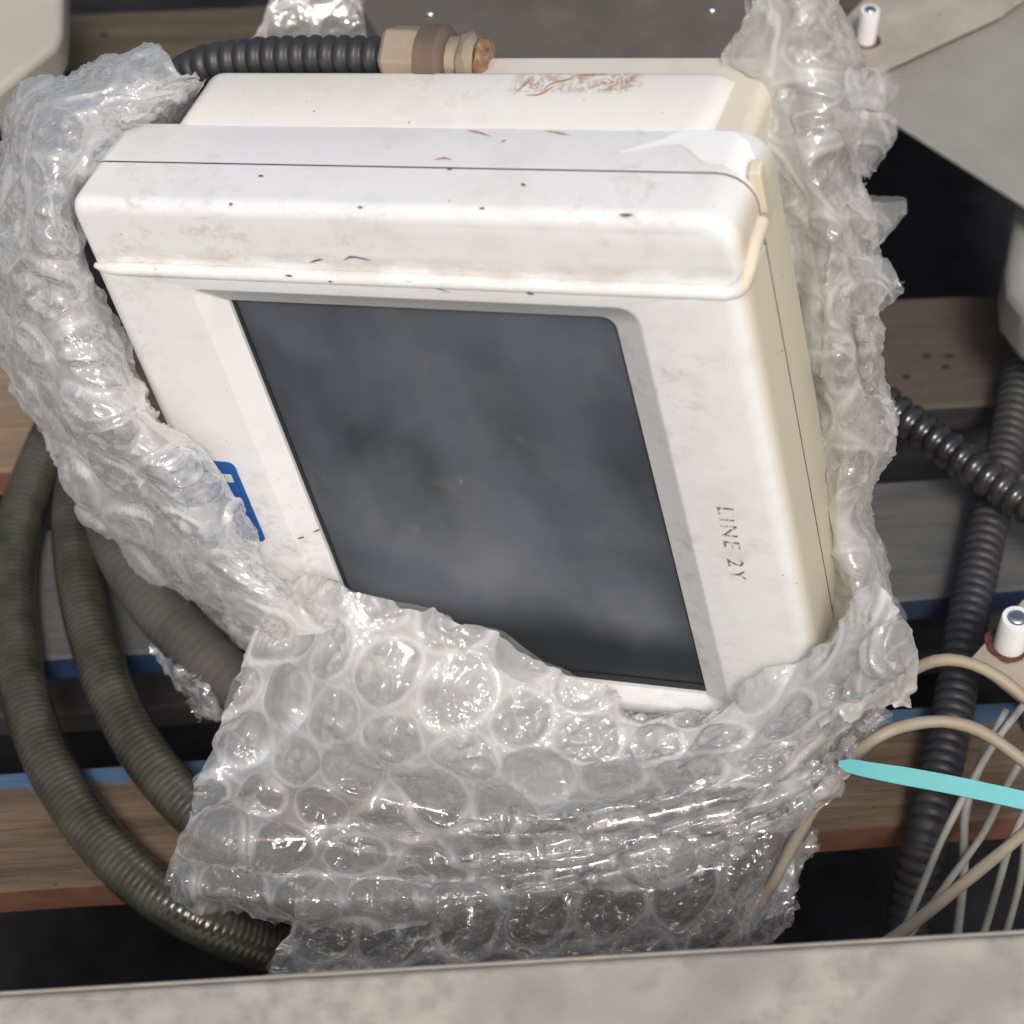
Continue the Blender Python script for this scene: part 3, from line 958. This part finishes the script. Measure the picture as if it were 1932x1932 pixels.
def post(parent, base, r, h, tilt=(0, 0)):
    n = 24
    base = np.array(base)
    ax = np.array([tilt[0], tilt[1], 1.0]); ax /= np.linalg.norm(ax)
    ux = np.cross(ax, (0, 1, 0)); ux /= np.linalg.norm(ux)
    uy = np.cross(ax, ux)
    R_ = lambda s, rr: [tuple(base + ax * s + ux * rr * math.cos(2 * math.pi * k / n) + uy * rr * math.sin(2 * math.pi * k / n)) for k in range(n)]
    V, Fs = loft([R_(0, r), R_(h - 0.001, r * 0.97), R_(h, r * 0.9), R_(h + 0.0001, r * 0.62), R_(h - 0.003, r * 0.6)], True, True)
    mobj('post', V, Fs, M_post, parent, world_pts=True, sharp=40)
    V, Fs = loft([R_(h - 0.004, r * 0.56), R_(h + 0.0002, r * 0.56), R_(h + 0.0010, r * 0.47), R_(h + 0.0012, r * 0.2)], True, True)
    mobj('stud', V, Fs, M_steel, parent, world_pts=True)
    rs = np.random.default_rng(int(abs(base[0]) * 1e5))
    ph = rs.uniform(0, 6.28, 3)
    a = [tuple(base + np.array([0, 0, 0.0006]) + (ux * math.cos(2 * math.pi * k / n) + uy * math.sin(2 * math.pi * k / n)) * r * (1.38 + 0.14 * math.sin(2 * math.pi * k / n + ph[0]) + 0.08 * math.sin(6 * math.pi * k / n + ph[1]) + 0.05 * math.sin(14 * math.pi * k / n + ph[2]))) for k in range(n)]
    b = [tuple(base + np.array([0, 0, 0.0009]) + (ux * math.cos(2 * math.pi * k / n) + uy * math.sin(2 * math.pi * k / n)) * r * 0.98) for k in range(n)]
    V, Fs = loft([a, b])
    mobj('rust_ring', V, Fs, M_rust, parent, world_pts=True, smooth=False)


# white enclosure with mounting flange, upper right
enc = empty('white_enclosure', tuple(PZ(1800, 330, 0.0)))
tag(enc, 'pale grey white sheet metal enclosure with rusty mounting flange at upper right', 'enclosure')
prism('lid', [(1560, 175), (1660, 137), (1887, 31), (1990, -40), (2060, 120), (2060, 470), (1919, 377), (1655, 208), (1590, 190)], 0.13, 0.004, M_panel, enc, 0.0012)
prism('body', [(1880, -80), (2060, -150), (2080, 120), (1920, 40)], 0.126, 0.12, M_panel, enc, 0.003)
prism('flange', [(1566, 64), (1640, -12), (1700, -60), (2000, -60), (1956, -18), (1888, 30), (1662, 135), (1600, 120)], 0.1385, 0.0018, M_plate, enc, 0.0004)
post(enc, PZ(1633, 78, 0.1385), 0.0062, 0.024)
# lower right mounting tab with post
tab = empty('mounting_bracket', tuple(PZ(1910, 1250, 0.07)))
tag(tab, 'rust stained beige bracket with white post behind the beige cables at right', 'bracket')
prism('plate', [(1830, 1243), (1884, 1183), (1930, 1130), (2050, 1120), (2080, 1360), (1940, 1330)], 0.075, 0.004, M_plate, tab, 0.0008)
prism('leg', [(1960, 1150), (2050, 1140), (2060, 1230), (1975, 1240)], 0.071, 0.07, M_plate, tab, 0.001)
post(tab, PZ(1904, 1218, 0.075), 0.0083, 0.024)
# cream housing upper left
cr = empty('cream_housing', tuple(PZ(40, 60, 0.0)))
tag(cr, 'cream painted housing with chamfered corner at upper left', 'housing')
prism('casing', [(-120, -80), (121, -80), (117, 60), (104, 86), (0, 168), (-120, 255)], 0.115, 0.03, M_cream, cr, 0.005)
prism('base', [(-120, -80), (60, -80), (20, 40), (-120, 120)], 0.085, 0.085, M_cream, cr, 0.003)
# steel cabinet behind the terminal
cab = empty('steel_cabinet', tuple(PZ(1050, -60, 0.0)))
tag(cab, 'brown grey steel cabinet directly behind the terminal, with two round screws', 'cabinet')
prism('cabinet_top', [(660, -120), (1480, -120), (1470, 122), (745, 118), (676, 0)], 0.20, 0.2, M_cabinet, cab, 0.003)
for (px, py) in ((812, 27), (1343, 20)):
    n = 16
    c0 = PZ(px, py, 0.2003)
    R_ = lambda z, rr: [(c0[0] + rr * math.cos(2 * math.pi * k / n), c0[1] + rr * math.sin(2 * math.pi * k / n), c0[2] + z) for k in range(n)]
    V, Fs = loft([R_(-.001, .0032), R_(.0012, .0032), R_(.0022, .0024), R_(.0026, .001)], False, True)
    mobj('screw', V, Fs, M_steel, cab, world_pts=True)
# grey housing cut by the right edge
hs = empty('grey_housing', tuple(PZ(1960, 480, 0.0)))
tag(hs, 'grey rounded housing cut off by the right edge', 'housing')
prism('shell', [(1930, 250), (1917, 390), (1899, 500), (1903, 545), (1945, 600), (2080, 640), (2080, 240)], 0.10, 0.04, M_panel, hs, 0.008)
prism('foot', [(1960, 300), (1950, 470), (2080, 520), (2080, 300)], 0.06, 0.06, M_panel, hs, 0.002)

# ------------------------------------------------------------------ foreground rail
A = PD(-300, 1874, 0.90); B = PD(2300, 1717, 0.90)
dv = (B - A) / np.linalg.norm(B - A)
fw = np.array([dv[1], -dv[0], 0]); fw /= np.linalg.norm(fw)      # towards the viewer
rail = empty('grey_rail', tuple((A + B) / 2))
tag(rail, 'blotchy grey painted steel rail across the bottom, nearest the viewer', 'rail')
a0 = np.array([0, 0, 0.0])


def bar(name, P0, P1, d0, d1, z0, z1, mat, bw):
    V = []
    for P_ in (P0, P1):
        for d, z in ((d0, z0), (d1, z0), (d1, z1), (d0, z1)): V.append(P_ + fw * d + np.array([0, 0, z]))
    Fs = [(0, 1, 2, 3), (7, 6, 5, 4), (0, 4, 5, 1), (1, 5, 6, 2), (2, 6, 7, 3), (3, 7, 4, 0)]
    Fs = [tuple(reversed(f)) for f in Fs]
    o = mobj(name, V, Fs, mat, rail, world_pts=True, smooth=True)
    o.data.set_sharp_from_angle(angle=math.radians(30))
    return bevel(o, bw, 4)


bar('beam', A, B, 0.004, 0.13, -0.12, 0.0, M_rail, 0.004)
bar('back_lip', A, B, 0.002, 0.0038, -0.10, -0.002, M_railedge, 0.0012)


# ------------------------------------------------------------------ bubble wrap
def sheet(ctrl, res, parent, name, mat, bub=0.017, pitch=0.037, lift=0.010, crumple=1.0, seed=0, ragged=0.003,
          back=True, backmat=None, inflate=(0.25, 1.0), pleat=None, rag2=0.5, warp=0.006, calm=None, layers=None, crease=0.5):
    """a sheet of bubble film over a lattice of world points: rows run along u, columns across v"""
    rs = np.random.default_rng(100 + seed)
    C = np.array(ctrl, float)
    lu = np.linalg.norm(np.diff(C, axis=0), axis=2).sum(0).mean()
    lv = np.linalg.norm(np.diff(C, axis=1), axis=2).sum(1).mean()
    nu, nv = max(int(lu / res), 8), max(int(lv / res), 8)
    G = catmull(C, nu)
    G = catmull(G.transpose(1, 0, 2), nv).transpose(1, 0, 2)
    us = np.concatenate([np.zeros((1, nv)), np.cumsum(np.linalg.norm(np.diff(G, axis=0), axis=2), 0)])
    vs_ = np.concatenate([np.zeros((nu, 1)), np.cumsum(np.linalg.norm(np.diff(G, axis=1), axis=2), 1)], 1)
    us = 0.5 * us + 0.5 * us.mean(1, keepdims=True)
    vs_ = 0.5 * vs_ + 0.5 * vs_.mean(0, keepdims=True)

    def normals(G):
        a = np.gradient(G, axis=0); b = np.gradient(G, axis=1)
        n = np.cross(a, b)
        return n / (np.linalg.norm(n, axis=2)[..., None] + 1e-12)
    N = normals(G)
    if (N.reshape(-1, 3).mean(0) @ (CAM - G.reshape(-1, 3).mean(0))) < 0: N = -N
    off = seed * 3.17
    UV = np.stack([us, vs_, np.full_like(us, off)], -1)
    # crumple: broad folds and sharp creases
    cr = 0.0075 * noise3(UV, 14, off) + 0.0050 * (0.35 - np.abs(noise3(UV, 24, off + 5))) + 0.0014 * (0.3 - np.abs(noise3(UV, 60, off + 9)))
    if pleat is not None:
        ax, wl, am = pleat
        w_ = us if ax == 'u' else vs_
        edge_u = np.clip(np.minimum(us, us.max() - us) / 0.05, 0.15, 1)
        cr = cr + edge_u * am * (1 - 2 * np.abs(np.sin(w_ * math.pi / wl + 2.2 * noise3(UV, 9, off + 2))) ** 0.8) * (0.6 + 0.8 * np.clip(noise3(UV, 11, off + 4) + 0.5, 0, 1))
    if calm:
        cr = cr * np.clip(np.minimum(np.minimum(us, us.max() - us), np.minimum(vs_, vs_.max() - vs_)) / calm, 0.12, 1)
    G = G + N * (cr * crumple)[..., None]
    # ragged boundary
    e = np.minimum(np.minimum(np.arange(nu), nu - 1 - np.arange(nu))[:, None], np.minimum(np.arange(nv), nv - 1 - np.arange(nv))[None, :])
    k = np.clip(1 - e / (0.014 / res), 0, 1) ** 2
    jit = np.stack([noise3(UV, 32, 3 + off), noise3(UV, 32, 13 + off), noise3(UV, 32, 23 + off)], -1) + rag2 * np.stack([noise3(UV, 170, 3), noise3(UV, 170, 13), noise3(UV, 170, 23)], -1)
    G = G + jit * (k * ragged)[..., None]
    base = G.copy()
    N = normals(G)
    if (N.reshape(-1, 3).mean(0) @ (CAM - G.reshape(-1, 3).mean(0))) < 0: N = -N
    # bubbles in staggered rows
    bx, byy = pitch, pitch * 0.866
    h = np.zeros_like(us); weld = np.zeros_like(us)
    wob = 0.0022
    uu = us + wob * noise3(UV, 45, 31 + off) + warp * noise3(UV, 13, 37 + off)
    vv = vs_ + wob * noise3(UV, 45, 47 + off) + warp * noise3(UV, 13, 53 + off)
    fade = np.clip(1.15 + 1.3 * noise3(UV, 12, 71 + off), 0.15, 1)       # pressed-flat areas
    best = np.full(us.shape, 9.0); kk = np.zeros_like(us); idx = np.zeros(us.shape, int)
    nr = int(us.max() / byy) + 3; nc = int(vs_.max() / bx) + 3
    infl = rs.uniform(inflate[0], inflate[1], nr * nc)
    brad = rs.uniform(0.88, 1.08, nr * nc)
    ids = 0
    for r_ in range(-1, nr - 1):
        for c_ in range(-1, nc - 1):
            cu_ = r_ * byy; cv_ = (c_ + 0.5 * (r_ % 2)) * bx
            sub = (slice(*np.searchsorted(us.mean(1), [cu_ - 3 * bub, cu_ + 3 * bub])), slice(None))
            if sub[0].stop - sub[0].start < 1:
                ids += 1
                continue
            d = np.hypot(uu[sub] - cu_, vv[sub] - cv_) / (bub * brad[ids % len(brad)])
            m_ = d < best[sub]
            best[sub] = np.where(m_, d, best[sub]); kk[sub] = np.where(m_, infl[ids % len(infl)], kk[sub]); idx[sub] = np.where(m_, ids, idx[sub])
            ids += 1
    ins = np.clip(1 - best ** 2, 0, 1)
    dome = ins ** 0.42
    dent = np.abs(noise3(np.stack([us, vs_, idx * 1.7], -1), 70, off)) * 1.25
    dent2 = np.abs(noise3(np.stack([us, vs_, idx * 2.9], -1), 150, off)) * 0.5
    h = lift * fade * dome * (kk - (1.15 - kk) * (dent + dent2) * np.clip(ins * 2, 0, 1) * 1.1)
    weld = np.exp(-((best - 1.02) / 0.085) ** 2) + 0.40 * np.clip((best - 1.0) * 6, 0, 1)
    weld = weld * (0.35 + 0.65 * fade)
    # fine white wrinkle lines
    for sc_, wd in ((22, 0.022), (48, 0.03)):
        nz = noise3(UV, sc_, off + 81 + sc_)
        msk = np.clip(noise3(UV, sc_ * 0.5, off + 90) * 3 + 0.3, 0, 1)
        ln_ = np.exp(-(nz / wd) ** 2) * msk
        weld = weld + crease * ln_
        h = h + 0.0011 * crease * ln_
    lay = np.zeros_like(us)
    if layers is not None:
        lay = np.clip(layers(us / us.max(), vs_ / vs_.max(), noise3(UV, 18, off + 66)), 0, 1)
    G = G + N * h[..., None]
    ii = np.arange(nu * nv).reshape(nu, nv)
    Fs = np.stack([ii[:-1, :-1], ii[1:, :-1], ii[1:, 1:], ii[:-1, 1:]], -1).reshape(-1, 4)

    def make(nm, X, mt, wl):
        vv_ = X.reshape(-1, 3) - np.array(parent.location)
        me = bpy.data.meshes.new(nm)
        me.vertices.add(len(vv_)); me.vertices.foreach_set('co', vv_.ravel())
        me.loops.add(len(Fs) * 4); me.loops.foreach_set('vertex_index', Fs.ravel())
        me.polygons.add(len(Fs)); me.polygons.foreach_set('loop_start', np.arange(0, len(Fs) * 4, 4))
        me.polygons.foreach_set('use_smooth', np.ones(len(Fs), bool))
        me.update(calc_edges=True)
        at = me.attributes.new('weld', 'FLOAT', 'POINT'); at.data.foreach_set('value', wl.ravel())
        at = me.attributes.new('layers', 'FLOAT', 'POINT'); at.data.foreach_set('value', lay.ravel() if nm != 'backing_film' else np.zeros(lay.size))
        me.materials.append(mt)
        o = bpy.data.objects.new(nm, me)
        COL.objects.link(o)
        o.parent = parent
        return o
    o = make(name, G, mat, np.clip(weld, 0, 1))
    if back:
        cr2 = 0.0016 * noise3(UV, 40, off + 60) - 0.0030
        make(name.replace('fold', 'backing').replace('flap', 'backing') if False else 'backing_film', base + N * cr2[..., None], backmat or M_back, np.zeros_like(us))
    return o


wrap = empty('bubble_wrap', tuple(PZ(900, 1500, 0.0)))
tag(wrap, 'crumpled clear bubble wrap pulled down around the white terminal', 'bubble wrap')

# --- left roll: rows follow the terminal's left side downwards, columns go from its inner edge outwards
rows = [  # inner px, outer px, inner depth
    ((360, 128), (300, 118), -0.50), ((330, 190), (215, 128), -0.46), ((300, 226), (150, 150), -0.42), ((228, 236), (62, 190), -0.34), ((178, 310), (20, 290), -0.22), ((133, 395), (2, 400), -0.12),
    ((155, 480), (0, 500), -0.08), ((182, 570), (6, 610), -0.05), ((225, 660), (34, 705), -0.01), ((285, 770), (92, 800), 0.03),
    ((340, 832), (130, 885), 0.05), ((392, 885), (165, 945), 0.06), ((430, 965), (235, 1000), 0.06), ((490, 1045), (300, 1085), 0.06), ((580, 1120), (390, 1150), 0.06), ((640, 1190), (455, 1210), 0.05)]
ctrl = []
for (ix, iy), (ox, oy), zi in rows:
    r_ = []
    for t, dz in ((0.0, 0.0), (0.22, 0.09), (0.5, 0.12), (0.78, 0.06), (0.95, -0.06), (1.0, -0.20), (0.90, -0.36)):
        r_.append(PL(ix + (ox - ix) * t, iy + (oy - iy) * t, zi + dz))
    ctrl.append(r_)
sheet(ctrl, 0.0012, wrap, 'film_roll', M_film_l, back=False, crease=1.0, layers=lambda u, v, n: np.clip((u - 0.30 + 0.3 * n) * 2.5, 0, 1) * 0.42 + 0.1, seed=1, crumple=1.3, lift=0.009, inflate=(0.0, 0.9), bub=0.019, pitch=0.042, rag2=0.1)
# second turn of film under the first
sheet([[p * 0.985 + np.mean(r_, 0) * 0.015 + np.array([0, 0.006, -0.006]) for p in r_[:6]] for r_ in ctrl], 0.0018, wrap, 'inner_film', M_film_l, seed=9, crumple=1.5, lift=0.006, back=False, crease=1.0, inflate=(0, 0.8))
# loose inner layer beside the terminal's left flank
ctrl = []
for (ix, iy), (ox, oy), zi in rows[2:10]:
    ctrl.append([PL(ix + 6 + (ox - ix) * t, iy + (oy - iy) * t, zi - 0.10 - 0.12 * t) for t in (0, 0.25, 0.5, 0.75, 0.9)])
sheet(ctrl, 0.002, wrap, 'inner_film', M_film_l, seed=2, crumple=1.3, back=False)

# --- front fold over the foot of the panel
R0 = [(530, 1098), (600, 1080), (660, 1108), (780, 1150), (930, 1213), (1075, 1276), (1180, 1335), (1330, 1332), (1450, 1280), (1560, 1190), (1650, 1085)]
R1 = [(470, 1190), (560, 1200), (650, 1225), (770, 1260), (910, 1310), (1055, 1355), (1195, 1392), (1340, 1385), (1480, 1330), (1600, 1240), (1690, 1160)]
R2 = [(425, 1310), (520, 1340), (620, 1358), (745, 1385), (890, 1420), (1050, 1450), (1200, 1448), (1370, 1422), (1520, 1365), (1640, 1290), (1692, 1230)]
R3 = [(385, 1440), (480, 1465), (600, 1482), (740, 1508), (890, 1535), (1050, 1538), (1220, 1508), (1390, 1470), (1530, 1420), (1630, 1350), (1680, 1300)]
R4 = [(345, 1560), (440, 1582), (570, 1600), (720, 1612), (880, 1622), (1050, 1612), (1220, 1580), (1385, 1535), (1510, 1485), (1595, 1420), (1655, 1350)]
R5 = [(318, 1655), (420, 1685), (560, 1700), (710, 1700), (880, 1694), (1050, 1672), (1220, 1632), (1375, 1580), (1490, 1530), (1565, 1470), (1630, 1400)]
R6 = [(345, 1722), (450, 1728), (570, 1748), (710, 1742), (880, 1726), (1050, 1700), (1220, 1660), (1370, 1605), (1480, 1552), (1545, 1495), (1600, 1440)]
lift0 = [0.030, .045, .045, .045, .045, .04, .03, .03, .035, .04, .03]
def ahead(x, y, zl, zmin):       # the nearer of a terminal plane and a level
    a, b = PL(x, y, zl), PZ(x, y, zmin)
    return a if np.linalg.norm(a - CAM) < np.linalg.norm(b - CAM) else b


ctrl = [[ahead(x, y, 0.04, 0.075) for (x, y) in R0], [ahead(x, y, 0.11, 0.092) for (x, y) in R1], [ahead(x, y, 0.17, 0.088) for (x, y) in R2]]
# further rows come down to the deck, right end held higher where the terminal is tipped up
def zrow(R, z0, z1): return [PZ(x, y, z0 + (z1 - z0) * i / (len(R) - 1)) for i, (x, y) in enumerate(R)]
mid = lambda A_, B_, t: [(p[0] * (1 - t) + q[0] * t, p[1] * (1 - t) + q[1] * t) for p, q in zip(A_, B_)]
ctrl += [zrow(R3, 0.090, 0.130), zrow(mid(R3, R4, 0.45), 0.073, 0.115), zrow(R4, 0.076, 0.122), zrow(mid(R4, R5, 0.5), 0.055, 0.101),
         zrow(R5, 0.056, 0.108), zrow(R6, 0.030, 0.090)]
for i, j, up in ((1, 2, .022), (2, 2, .034), (2, 3, .012), (3, 2, .030), (3, 3, .012), (1, 3, .008), (4, 2, .016)):      # the bunched peak left of centre
    c_ = ctrl[i][j]
    ctrl[i][j] = c_ + (CAM - c_) / np.linalg.norm(CAM - c_) * up
sheet(ctrl, 0.0011, wrap, 'front_fold', M_film_f, seed=3, crumple=1.0, lift=0.011, inflate=(0.05, 1.0), ragged=0.006, rag2=0.08, warp=0.004,
      layers=lambda u, v, n: np.clip((0.60 - u - 0.55 * np.abs(v - 0.12) + 0.15 * n) * 7, 0, 1) * 0.42 + 0.20 * np.clip((0.45 - u + 0.2 * n) * 3, 0, 1) + 0.2 * np.clip((v - 0.8 + 0.1 * n) * 6, 0, 1))
# inner layer between the panel and the fold
ctrl = [[PL(x + 4, y + 16, 0.02) for (x, y) in R0[1:]], [PL(x, y + 6, 0.07) for (x, y) in R1[1:]], [PL(x, y, 0.12) for (x, y) in R2[1:]], zrow([(x, y) for x, y in R3[1:]], 0.055, 0.11)]
sheet(ctrl, 0.0018, wrap, 'inner_film', M_film_l, seed=8, crumple=1.2, lift=0.006, inflate=(0, 0.5), back=False)

# --- lowest layer hanging over the pallet edge
S0 = [(560, 1640), (720, 1650), (900, 1640), (1080, 1610), (1260, 1560), (1420, 1500), (1560, 1440)]
S1 = [(545, 1730), (710, 1735), (900, 1715), (1080, 1690), (1260, 1650), (1420, 1600), (1530, 1530)]
S2 = [(525, 1790), (700, 1785), (900, 1770), (1090, 1745), (1270, 1710), (1410, 1670), (1500, 1610)]
S3 = [(500, 1850), (700, 1842), (900, 1830), (1100, 1810), (1280, 1785), (1410, 1762), (1492, 1715)]
S4 = [(520, 1880), (700, 1880), (900, 1870), (1100, 1855), (1280, 1830), (1400, 1800), (1470, 1770)]
ctrl = [zrow(S0, 0.025, 0.065), zrow(S1, 0.024, 0.05), zrow(S2, 0.020, 0.035), zrow(S3, 0.010, 0.02), zrow(S4, -0.012, 0.005)]
sheet(ctrl, 0.0012, wrap, 'bottom_flap', M_film_c, seed=6, crumple=0.9, lift=0.011, warp=0.003, inflate=(0.2, 1.0), ragged=0.005, pleat=('u', 0.07, 0.005), rag2=0.3)

# --- right-hand strip beside the terminal's right flank
rows = [((1375, -40), (1560, -60), -0.62), ((1395, 20), (1590, 20), -0.62), ((1432, 95), (1625, 90), -0.62), ((1468, 160), (1640, 165), -0.60), ((1478, 250), (1628, 240), -0.54), ((1490, 330), (1612, 320), -0.48), ((1505, 400), (1640, 400), -0.44), ((1515, 480), (1640, 480), -0.42), ((1528, 570), (1630, 560), -0.40),
        ((1545, 660), (1640, 650), -0.40), ((1562, 760), (1655, 740), -0.40), ((1572, 860), (1668, 820), -0.38), ((1585, 950), (1640, 900), -0.36), ((1592, 1030), (1632, 985), -0.34), ((1598, 1100), (1655, 1060), -0.28), ((1572, 1190), (1668, 1150), -0.16), ((1530, 1270), (1688, 1200), -0.02), ((1480, 1330), (1690, 1260), 0.06), ((1440, 1390), (1680, 1320), 0.10)]
ctrl = []
for (ix, iy), (ox, oy), zi in rows:
    ix -= 60 if 60 < iy < 1150 else 0
    ctrl.append([PL(ix + (ox - ix) * t, iy + (oy - iy) * t, zi + dz) for t, dz in ((0.0, -0.02), (0.35, 0.03), (0.6, 0.06), (0.88, -0.02), (1.0, -0.14), (0.9, -0.3))])
sheet([[p + np.array([0, 0.010, -0.010]) for p in r_] for r_ in ctrl], 0.0018, wrap, 'inner_film', M_film_r, seed=10, crumple=1.6, lift=0.005, back=False, crease=1.0, inflate=(0, 0.8))
sheet(ctrl, 0.0012, wrap, 'side_strip', M_film_r, layers=lambda u, v, n: 0.28 + 0.8 * n, crease=1.1, back=False, seed=7, crumple=1.4, lift=0.005, inflate=(0.0, 0.7), ragged=0.007)

# --- loose pleated flaps sticking out on the right
flaps = [([(1600, 140), (1660, 130), (1700, 150)], [(1600, 165), (1660, 165), (1695, 175)], [(1600, 195), (1640, 200), (1668, 205)]),
         ([(1600, 205), (1640, 200), (1668, 222)], [(1595, 235), (1640, 240), (1672, 262)], [(1598, 280), (1630, 290), (1655, 300)], [(1605, 325), (1622, 332), (1634, 335)]),
         ([(1600, 362), (1660, 362), (1705, 376)], [(1595, 385), (1660, 390), (1706, 400)], [(1595, 415), (1645, 425), (1680, 436)], [(1598, 445), (1622, 452), (1640, 462)]),
         ([(1605, 470), (1640, 470), (1668, 490)], [(1600, 500), (1650, 510), (1700, 540)], [(1596, 535), (1650, 545), (1706, 562)], [(1590, 575), (1640, 582), (1680, 585)]),
         ([(1596, 600), (1625, 600), (1648, 625)], [(1596, 640), (1635, 648), (1664, 680)], [(1600, 690), (1640, 700), (1662, 725)], [(1605, 745), (1640, 748), (1655, 752)]),
         ([(1605, 740), (1660, 745), (1692, 762)], [(1605, 780), (1665, 782), (1708, 800)], [(1610, 820), (1660, 825), (1700, 838)], [(1615, 860), (1645, 865), (1668, 870)])]
for k, fp in enumerate(flaps):
    ctrl = []
    for row_ in fp:
        zi = -0.50 + 0.02 * k
        ctrl.append([PL(x, y, zi + dz) for (x, y), dz in zip(row_, (0.0, 0.06, 0.02))])
    sheet(ctrl, 0.0009, wrap, 'torn_flap', M_film_t if k != 4 else M_film_r, seed=20 + k, crumple=0.9, lift=0.003, inflate=(0, 0.6), ragged=0.004, rag2=0.2, back=True, pleat=('u', 0.013, 0.0026), crease=0.9)
# --- pleated torn end at the lower right
fp = [[(1395, 1690), (1440, 1640), (1480, 1600), (1520, 1560)], [(1400, 1730), (1450, 1690), (1490, 1650), (1515, 1610)], [(1390, 1775), (1440, 1745), (1480, 1730), (1498, 1700)]]
ctrl = [[PZ(x, y, 0.03 - 0.012 * i) for (x, y) in r_] for i, r_ in enumerate(fp)]
sheet(ctrl, 0.0009, wrap, 'torn_flap', M_film_r, seed=31, crumple=0.8, lift=0.001, inflate=(0, 0.3), ragged=0.007, pleat=('v', 0.012, 0.0025))
# --- torn shreds under the thick hose at the left
fp = [[(300, 1180), (318, 1175), (335, 1190)], [(292, 1225), (315, 1225), (345, 1250)], [(312, 1275), (338, 1280), (370, 1300)], [(352, 1320), (375, 1325), (400, 1335)], [(385, 1358), (402, 1352), (420, 1350)]]
ctrl = [[PZ(x, y, 0.03 + 0.012 * j) for j, (x, y) in enumerate(r_)] for r_ in fp]
sheet(ctrl, 0.0009, wrap, 'torn_flap', M_film_c, seed=41, crumple=1.2, lift=0.002, ragged=0.008)
# --- rounded bubbles at the top left shoulder
fp = [[(175, 195), (190, 185), (230, 180), (262, 195)], [(170, 165), (185, 150), (220, 150), (258, 178)], [(176, 148), (195, 136), (222, 138), (250, 165)]]
ctrl = [[PL(x, y, -0.40 + 0.02 * i) for (x, y) in r_] for i, r_ in enumerate(fp)]
sheet(ctrl, 0.0009, wrap, 'torn_flap', M_film_c, seed=43, crumple=0.5, lift=0.006, bub=0.011, pitch=0.024, ragged=0.002)

# second piece of wrap by the cabinet
wrap2 = empty('bubble_wrap', tuple(PZ(590, 60, 0.18)))
tag(wrap2, 'small piece of flat bubble wrap hanging between brown board and steel cabinet', 'bubble wrap')
fp = [[(520, -40), (590, -45), (655, -40), (668, -30)], [(508, 0), (580, 0), (660, 0), (682, 5)], [(492, 45), (570, 48), (660, 45), (692, 45)], [(470, 85), (560, 80), (660, 78), (702, 80)], [(440, 120), (560, 115), (660, 112), (710, 112)]]
ctrl = [[PZ(x, y, 0.215 - 0.012 * i) for (x, y) in r_] for i, r_ in enumerate(fp)]
sheet(ctrl, 0.0012, wrap2, 'film', M_film_l, seed=51, crumple=0.6, lift=0.005, bub=0.015, pitch=0.033, inflate=(0.1, 0.5), ragged=0.002)
